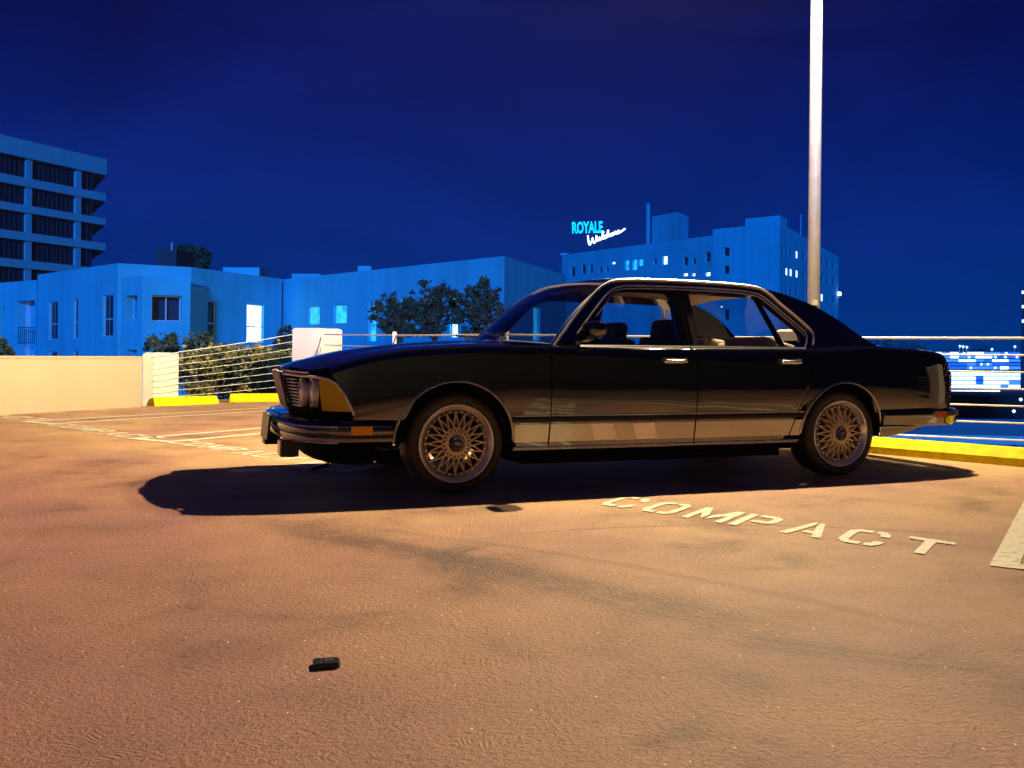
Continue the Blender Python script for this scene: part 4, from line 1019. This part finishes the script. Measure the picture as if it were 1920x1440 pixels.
# left lower wing with balcony
l0, l1 = plan(-60, Y0+7), plan(68, Y0+.25)
zl = bld_z(10, 529, Y0+3)
facade(t, l0, l1, -9, zl, [(2, 577, 9, 645, 'c-'), (29, 564, 64, 690, 's')], m=M['stucco'], depth=1.4)
bc = plan(47, l1.y-.5)
bal = MB()
for k in range(9):
    q = l0+(l1-l0)*(.755+.225*k/8); bal.bar((q.x, q.y-.05, at(47, 643, q.y).z), (q.x, q.y-.05, at(47, 616, q.y).z), .035, .035)
qa_, qb_ = l0+(l1-l0)*.755, l0+(l1-l0)*.98
for y in (614, 643): bal.bar((qa_.x, qa_.y-.05, at(47, y, qa_.y).z), (qb_.x, qb_.y-.05, at(47, y, qb_.y).z), .06, .06)
bal.build('balcony_railing', M['dark_wall'], t)
MB().prism(inset([tuple(l0), tuple(l1), tuple(l1+Vector((0, 7))), tuple(l0+Vector((0, 7)))]), zl-.3, zl-.2).build('roof', M['roof'], t)
# roof structures behind the parapet
def rbox(nm, px0, px1, ytop, ybot, Y, dp, m): 
    a, b_ = at(px0, ytop, Y), at(px1, ybot, Y); return MB().box(((a.x+b_.x)/2, Y+dp/2, (a.z+b_.z)/2), (b_.x-a.x, dp, a.z-b_.z)).build(nm, m, t)
rbox('stair_housing', 293, 330, 466, 540, Y1+9, 4, M['dark_wall'])
rbox('roof_vent', 418, 486, 501, 530, Y1+11, 3, M['stucco']); rbox('vent_pipe', 490, 493, 500, 530, Y1+10, .2, M['dark_wall'])
a = at(322, 462, Y1+9); MB().tube([(a.x, a.y, a.z-.3), (a.x, a.y, a.z+.3)], .05, 6).build('vent_pipe', M['frame'], t)
ctree = at(360, 484, 95)
tree('distant_tree', 'black bushy tree crown showing over the apartment roof', (ctree.x, 95, -9), tuple(ctree), (2.1, 1.5, 1.3), 40, 9000, .3, M['leaf_d'], 31, None)

# --- office tower at far left
t = thing('office_tower', 'pale office tower with dark ribbon windows and projecting floor slabs', 'building')
TYc = 110.0
tc_ = plan(180, TYc); td = plan(-220, TYc*.80); tb = tc_+Vector((-24, 40))
dt = (td-tc_).normalized(); LT = (td-tc_).length
nt_ = Vector((-dt.y, dt.x)); nt_ = nt_ if nt_.y < 0 else -nt_
core = [tuple(tc_-nt_*.15+dt*.6), tuple(td-nt_*.15), tuple(td+Vector((-24, 40))), tuple(tb+dt*.6)]
ztop_ = bld_z(195, 297, TYc)
MB().prism(core, -9, ztop_-1).build('glass_core', M['dark_glass'], t)
sl = lambda z0, z1, o: [tuple(tc_+nt_*o-dt*.9), tuple(td+nt_*o), tuple(td+Vector((-24, 40))), tuple(tb-dt*.9)]
MB().prism(sl(0, 0, .45), bld_z(195, 327, TYc), ztop_).build('roof_fascia', M['tower'], t)
for y0, y1 in ((361, 376), (408, 421), (455, 469), (503, 517), (551, 565)):
    MB().prism(sl(0, 0, .35), bld_z(192, y1, TYc), bld_z(192, y0, TYc)).build('floor_slab', M['tower'], t)
for f in (128, 15, -100):
    for _ in (0,):
        s_ = (180-f)/400*LT*.93; p = tc_+dt*s_
        MB().box((p.x, p.y+.15, (ztop_-9)/2), (.75, .5, ztop_+9-2), Matrix.Rotation(math.atan2(dt.y, dt.x), 3, 'Z')).build('column', M['tower'], t)
for k in range(40):
    p = tc_-nt_*.08+dt*(.8+k*(LT-1)/40)
    MB().box((p.x, p.y, (ztop_-9)/2), (.07, .08, ztop_+9-2), Matrix.Rotation(math.atan2(dt.y, dt.x), 3, 'Z')).build('mullion', M['dark_wall'], t)

# --- hotel with roof sign
t = thing('hotel_building', 'large old hotel block with stepped roof blocks and small windows under the neon sign', 'building')
Dz = 24.0; Yc = Yfor(1460, 418, Dz); Yl = Yfor(1334, 430, Dz)
h1, h2, h3 = plan(1334, Yl), plan(1460, Yc), plan(1571, Yfor(1571, 482, Dz))
zlo = bld_z(1334, 441.6, Yl); dz2 = zlo-H; h0 = plan(1052, Yfor(1052, 478, dz2))
W_ = lambda x, y, w, h, k: (x-w/2, y-h/2, x+w/2, y+h/2, k)
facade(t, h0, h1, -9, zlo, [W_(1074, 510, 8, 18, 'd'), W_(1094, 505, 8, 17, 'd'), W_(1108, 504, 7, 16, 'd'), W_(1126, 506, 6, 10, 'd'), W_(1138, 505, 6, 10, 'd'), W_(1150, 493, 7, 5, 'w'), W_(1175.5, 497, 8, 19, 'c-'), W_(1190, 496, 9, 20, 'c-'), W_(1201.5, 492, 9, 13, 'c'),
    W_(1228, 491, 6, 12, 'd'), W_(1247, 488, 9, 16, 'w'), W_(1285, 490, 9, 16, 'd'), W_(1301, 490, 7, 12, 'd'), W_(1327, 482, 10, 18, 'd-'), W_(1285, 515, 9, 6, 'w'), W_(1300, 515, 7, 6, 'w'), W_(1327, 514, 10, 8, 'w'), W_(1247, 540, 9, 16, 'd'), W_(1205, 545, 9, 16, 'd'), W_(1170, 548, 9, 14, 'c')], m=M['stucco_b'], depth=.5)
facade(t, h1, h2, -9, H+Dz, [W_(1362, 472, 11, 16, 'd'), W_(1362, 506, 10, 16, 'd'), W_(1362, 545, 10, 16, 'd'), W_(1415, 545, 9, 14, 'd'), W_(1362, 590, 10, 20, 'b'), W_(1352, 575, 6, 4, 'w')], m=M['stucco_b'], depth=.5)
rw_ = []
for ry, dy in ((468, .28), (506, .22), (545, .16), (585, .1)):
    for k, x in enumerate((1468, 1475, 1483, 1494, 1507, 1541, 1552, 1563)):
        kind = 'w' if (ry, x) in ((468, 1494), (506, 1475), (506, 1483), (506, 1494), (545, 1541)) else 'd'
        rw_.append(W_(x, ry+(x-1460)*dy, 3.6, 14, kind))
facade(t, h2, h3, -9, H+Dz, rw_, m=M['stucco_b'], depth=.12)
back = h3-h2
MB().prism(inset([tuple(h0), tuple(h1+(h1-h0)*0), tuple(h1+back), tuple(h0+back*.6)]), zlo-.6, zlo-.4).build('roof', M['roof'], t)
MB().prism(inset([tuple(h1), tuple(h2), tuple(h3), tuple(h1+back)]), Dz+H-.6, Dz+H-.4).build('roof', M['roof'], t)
hb = h1+Vector((0, .3)); facade(t, h1+back*.3, h1, zlo-.3, H+Dz, [], m=M['stucco_b'])
def hbox(nm, pxa, pxb, ytop, Ya, Yb, dp, zbase, m, wins=(), dep=.4):
    p, q = plan(pxa, Ya), plan(pxb, Yb); z1 = (bld_z(pxa, ytop[0], Ya)+bld_z(pxb, ytop[1], Yb))/2; e = back.normalized()*dp
    facade(t, p, q, zbase, z1, list(wins), name=nm, m=m, depth=dep)
    MB().prism([tuple(p+e*.01), tuple(q+e*.01), tuple(q+e), tuple(p+e)], zbase, z1-.01).build(nm, m, t)
lerpY = lambda px: (lambda f: h0.y+(h1.y-h0.y)*f)((px-1052)/(1334-1052))
hbox('stair_tower', 1220, 1267.5, (405, 398.6), lerpY(1218)-.3, lerpY(1267)-.8, 7, zlo-.5, M['stucco_b'], [W_(1247, 425, 10, 17, 'b')])
hbox('penthouse', 1395, 1460, (411, 403), Yc+6, Yc+1.5, 6, H+Dz-.5, M['stucco_b'])
MB().tube([(*plan(1212.5, lerpY(1212)-1.2), -9), (*plan(1212.5, lerpY(1212)-1.2), bld_z(1212, 382, lerpY(1212)-1.2))], .42, 12).build('chimney_flue', M['tower'], t, smooth=True)
MB().box((h0.x+.4, h0.y-.3, zlo+.1), (1.6, 1.2, .5)).build('cornice_corner', M['lit_c'] if False else M['stucco_b'], t)
p = plan(1499, Yc+20); MB().tube([(p.x, p.y, H+Dz-1), (p.x, p.y, bld_z(1499, 402, p.y))], .1, 6).build('roof_mast', M['frame'], t)
p = h3+(h2-h3).normalized()*.5; wl = thing('wall_lamp', 'bright floodlight shining on the far corner of the hotel', 'lamp', (p.x, p.y-1.0, at(1567, 551, p.y-1).z))
lampm = mat('wall_lamp_glow', (1, 1, 1), .5, emit=(.55, .85, 1), estr=9)
MB().lathe([(0, .45), (.3, .35), (.45, 0), (.3, -.35), (0, -.45)], 12).build('bulb', lampm, wl, smooth=True)
MB().box((0, .6, .45), (.5, .8, .3)).build('bracket', M['frame'], wl)

# roof sign
neon_c = mat('cyan_neon', (.05, .4, .6), .4, emit=(.0, .60, 1.0), estr=2.2); neon_w = mat('white_neon', (.9, 1, .9), .4, emit=(.72, 1.0, .92), estr=3.0)
YS = lerpY(1110)+1.0; sgn_c = at(1101, 428, YS); sa_ = math.atan2(h1.y-h0.y, h1.x-h0.x)
t = thing('roof_sign', 'cyan and white neon roof sign reading Royale Wilshire on the hotel', 'sign', (sgn_c.x, YS, zlo), 0)
sc = YS/F
rt = text_mesh('ROYALE', 1.0, .02, .026, True); rt.materials.append(neon_c)
xs = [v.co.x for v in rt.vertices]; ys = [v.co.y for v in rt.vertices]; wx, wy = max(xs)-min(xs), max(ys)-min(ys)
rot = Matrix.Rotation(math.radians(90), 4, 'X')
zc = at(1101, 427.5, YS).z-zlo
shear = Matrix(((1, 0, 0, 0), (.07, 1, 0, 0), (0, 0, 1, 0), (0, 0, 0, 1)))
share('neon_letters', rt, t, Matrix.Translation((0, 0, zc)) @ rot @ shear @ Matrix.Diagonal((57*sc/wx, 22*sc/wy, 1.5, 1)))
wil = [(0, 1.0), (.02, .35), (.05, .02), (.10, .25), (.13, .62), (.14, .25), (.18, .03), (.22, .3), (.235, .72), (.24, .35), (.27, .12), (.30, .22), (.32, .45), (.325, .22), (.35, .12), (.385, .35), (.415, .95), (.40, .75), (.395, .3), (.42, .12), (.45, .2), (.475, .42), (.485, .3), (.48, .12), (.455, .1), (.52, .2), (.545, .95), (.53, .6), (.53, .12), (.56, .38), (.585, .38), (.595, .12), (.63, .2), (.65, .42), (.655, .18), (.68, .12), (.71, .3), (.725, .46), (.75, .38), (.755, .15), (.79, .15), (.83, .3), (.815, .45), (.79, .3), (.80, .12), (.86, .15), (1.0, .40)]
base_ = [Vector((at(1102+70*x, 461-27*x-26*(1-.35*x)*y*.74, YS).x-sgn_c.x, -.3, at(1102+70*x, 461-27*x-26*(1-.35*x)*y*.74, YS).z-zlo)) for x, y in wil]
fine = []
for i in range(len(base_)-1):
    p0, p1, p2, p3 = base_[max(i-1, 0)], base_[i], base_[i+1], base_[min(i+2, len(base_)-1)]
    for k in range(5):
        u = k/5; fine.append(.5*((2*p1)+(p2-p0)*u+(2*p0-5*p1+4*p2-p3)*u*u+(3*p1-p0-3*p2+p3)*u**3))
MB().tube(fine+[base_[-1]], .19, 6).build('neon_script', neon_w, t, smooth=True)
fr = MB()
for px in (1076, 1095, 1112, 1128, 1150): q = at(px, 450, YS); fr.bar((q.x-sgn_c.x, .5, -.3), (q.x-sgn_c.x, .5, at(px, 425 if px < 1135 else 440, YS).z-zlo), .12, .12)
fr.bar((at(1074, 0, YS).x-sgn_c.x, .5, zc-.9), (at(1150, 0, YS).x-sgn_c.x, .5, zc-.9), .12, .12); fr.build('sign_frame', M['dark_wall'], t)

# --- glass office at right
t = thing('glass_office', 'distant glass office building with rows of lit windows', 'building')
GY = 160.0
a, b_ = at(1690, 659, GY), at(1914, 762, GY)
MB().box(((a.x+b_.x)/2, GY+12, (a.z-9-1)/2), (b_.x-a.x, 23.6, a.z+9)).build('building_core', M['dark_wall'], t)
rg = random.Random(5)
blue_l = mat('office_window_blue', (.1, .2, .5), .4, emit=(.05, .22, .95), estr=1.3); dim_l = mat('office_window_dim', (.1, .2, .5), .4, emit=(.01, .10, .55), estr=1.0); brt = mat('office_window_bright', (.8, .9, 1), .4, emit=(.55, .80, 1.0), estr=2.0)
xs = [1690, 1705, 1720, 1736, 1752, 1766, 1782, 1798, 1814, 1830, 1845, 1861, 1876, 1892, 1914]
rows_ = [(660, 664), (667, 671.5), (674, 678), (680.5, 685), (687, 692), (698, 704), (706, 712), (714, 720), (721.5, 727), (731.5, 738)]
for ri, (y0, y1) in enumerate(rows_):
    for x0, x1 in zip(xs, xs[1:]):
        p, q = at(x0+.8, y0, GY-.2), at(x1-.8, y1+.5, GY-.2)
        if ri == 9 and x1 > 1878: continue
        m = brt if ri >= 5 and rg.random() < .92 else (brt if rg.random() < .2 else (blue_l if rg.random() < .6 else dim_l))
        wn = MB().add([(p.x, GY-.2, p.z), (q.x, GY-.2, p.z), (q.x, GY-.2, q.z), (p.x, GY-.2, q.z), (p.x, GY+.1, p.z), (q.x, GY+.1, p.z), (q.x, GY+.1, q.z), (p.x, GY+.1, q.z)], [(0, 1, 2, 3), (0, 4, 5, 1), (1, 5, 6, 2), (2, 6, 7, 3), (3, 7, 4, 0)]).build('lit_window', m, t)
        if ri < 5 and rg.random() < .35:
            f = rg.uniform(.1, .7); c = p.lerp(q, .5); MB().box((p.x+(q.x-p.x)*f, GY-.3, c.z), (.35, .1, .35)).build('ceiling_light', brt, wn)
for (px, py) in ((1800, 649), (1806, 650), (1813, 651), (1860, 655), (1903, 650)):
    p = at(px, py, GY+2)
    q = thing('roof_lamp', 'tiny bright lamp on the roof of the glass office', 'lamp', (p.x, p.y, p.z), 0, 'roof lamps on the glass office')
    MB().lathe([(0, .22), (.16, .14), (.22, 0), (.16, -.14), (0, -.22)], 8).build('bulb', brt, q); MB().bar((0, .1, -.1), (0, .1, a.z-1-p.z), .08, .08).build('post', M['frame'], q)
for (px, py, lb) in ((1914, 749, 'bright street light before the dark low building'), (1901, 771, 'faint street light low on the dark low building')):
    p = at(px, py, 118); q = thing('street_light', lb, 'light', (p.x, p.y, p.z), 0, 'far street lights')
    MB().lathe([(0, .22), (.16, .14), (.22, 0), (.16, -.14), (0, -.22)], 8).build('bulb', brt, q); MB().bar((0, .1, -.1), (0, .1, -9-p.z), .08, .08).build('pole', M['dark_wall'], q)
# dark street front below it, far tower, low white roof near the deck
t = thing('dark_building', 'long dark low building at the foot of the glass office', 'building')
a, b_ = at(1640, 742, 120), at(2000, 742, 120)
MB().box(((a.x+b_.x)/2, 127, (a.z-9)/2), (b_.x-a.x, 14, a.z+9)).build('wall', M['dark_wall'], t)
MB().box(((a.x+b_.x)/2, 127, a.z+.1), (b_.x-a.x+.4, 14.4, .2)).build('roof', M['dark_wall'], t)
t = thing('far_tower', 'dark tower edge with small lit windows far beyond the rail', 'building')
a = at(1916, 540, 260); MB().prism([(a.x, 260), (a.x+14, 260), (a.x+26, 282), (a.x+12.2, 282)], -9, a.z).build('wall', M['dark_wall'], t)
for y in (548, 575, 602): p = at(1918, y, 259.9); MB().box((p.x, 259.9, p.z), (.5, .3, .8)).build('lit_window', M['lit_w'], t)
t = thing('low_building', 'low building with a broad white flat roof just below the deck edge', 'building')
NY = 27.0; zr = at(1800, 813, NY).z; a = at(1560, 813, NY); b_ = at(2500, 813, NY)
FYr = (H-zr)*F/(785-hz(1800))
MB().prism([(a.x, NY), (b_.x, NY-2.0), (b_.x, FYr), (a.x-2, FYr)], zr-.25, zr).build('roof', M['roof'], t)
MB().prism([(a.x+.1, NY+.6), (b_.x, NY-1.4), (b_.x, FYr-.1), (a.x-1.9, FYr-.1)], -9, zr-.25).build('wall', M['dark_wall'], t)
for px in (1701, 1731, 1773, 1803, 1846, 1880, 1920, 1960): 
    p = at(px, 820, NY-(px-1560)/940*2.0+.25); MB().box((p.x, p.y, (zr-.25-9)/2), (.17 if px < 1840 else .5, .2, zr-.25+9)).build('column', M['stucco'], t)
# far wooded skyline
rd = random.Random(8); v = []; f = []
bl = []
for k in range(90):
    x = -120+k*5.6+rd.uniform(-2, 2); bl.append((Vector((x, 420+rd.uniform(-15, 15), rd.uniform(-2, 4.5))), Vector((6, 5, rd.uniform(2.5, 4.5)))))
wood = foliage('far_woodland', M['leaf_d'], None, bl, 26000, 1.3, 9); stuff(wood); wood['label'] = 'dark far-off treeline along the horizon'
# --- added wall behind the viewer: blocks the low facade fill from this deck
t = thing('light_blocking_wall', 'unseen wall added to keep the low fill light off the deck', 'wall')
MB().box((-4, -9.6, 3.1), (70, .4, 6.8)).build('wall_body', mat('grey_concrete', (.10, .10, .10), .9, var=.2), t)
MB().box((-4, -9.6, 6.6), (70, .5, .2)).build('coping', M['under'], t)
t = thing('sky_blocker', 'unseen tall dark block added to hide the sky from the car reflections', 'building')  # added out of view to keep blue sky out of the car's flank
MB().box((52, -8, 8), (16, 70, 34)).build('wall', M['dark_wall'], t)
MB().box((52, -8, 25.2), (16.6, 70.6, .6)).build('roof', M['dark_wall'], t)
# thin evening haze: the lamp lights the air about it, far blocks pale a little
hzm = bpy.data.materials.new('haze'); hzm.use_nodes = True; T = hzm.node_tree; T.nodes.clear()
pv = N(T, 'ShaderNodeVolumePrincipled'); pv.inputs['Color'].default_value = (.9, .92, 1, 1); pv.inputs['Density'].default_value = .00010; pv.inputs['Anisotropy'].default_value = .2
mo = N(T, 'ShaderNodeOutputMaterial'); T.links.new(pv.outputs[0], mo.inputs['Volume'])
hb_ = MB().box((0, 205, 16), (1000, 530, 52)).build('haze', hzm); stuff(hb_); hb_['label'] = 'thin night haze over the deck and the city'
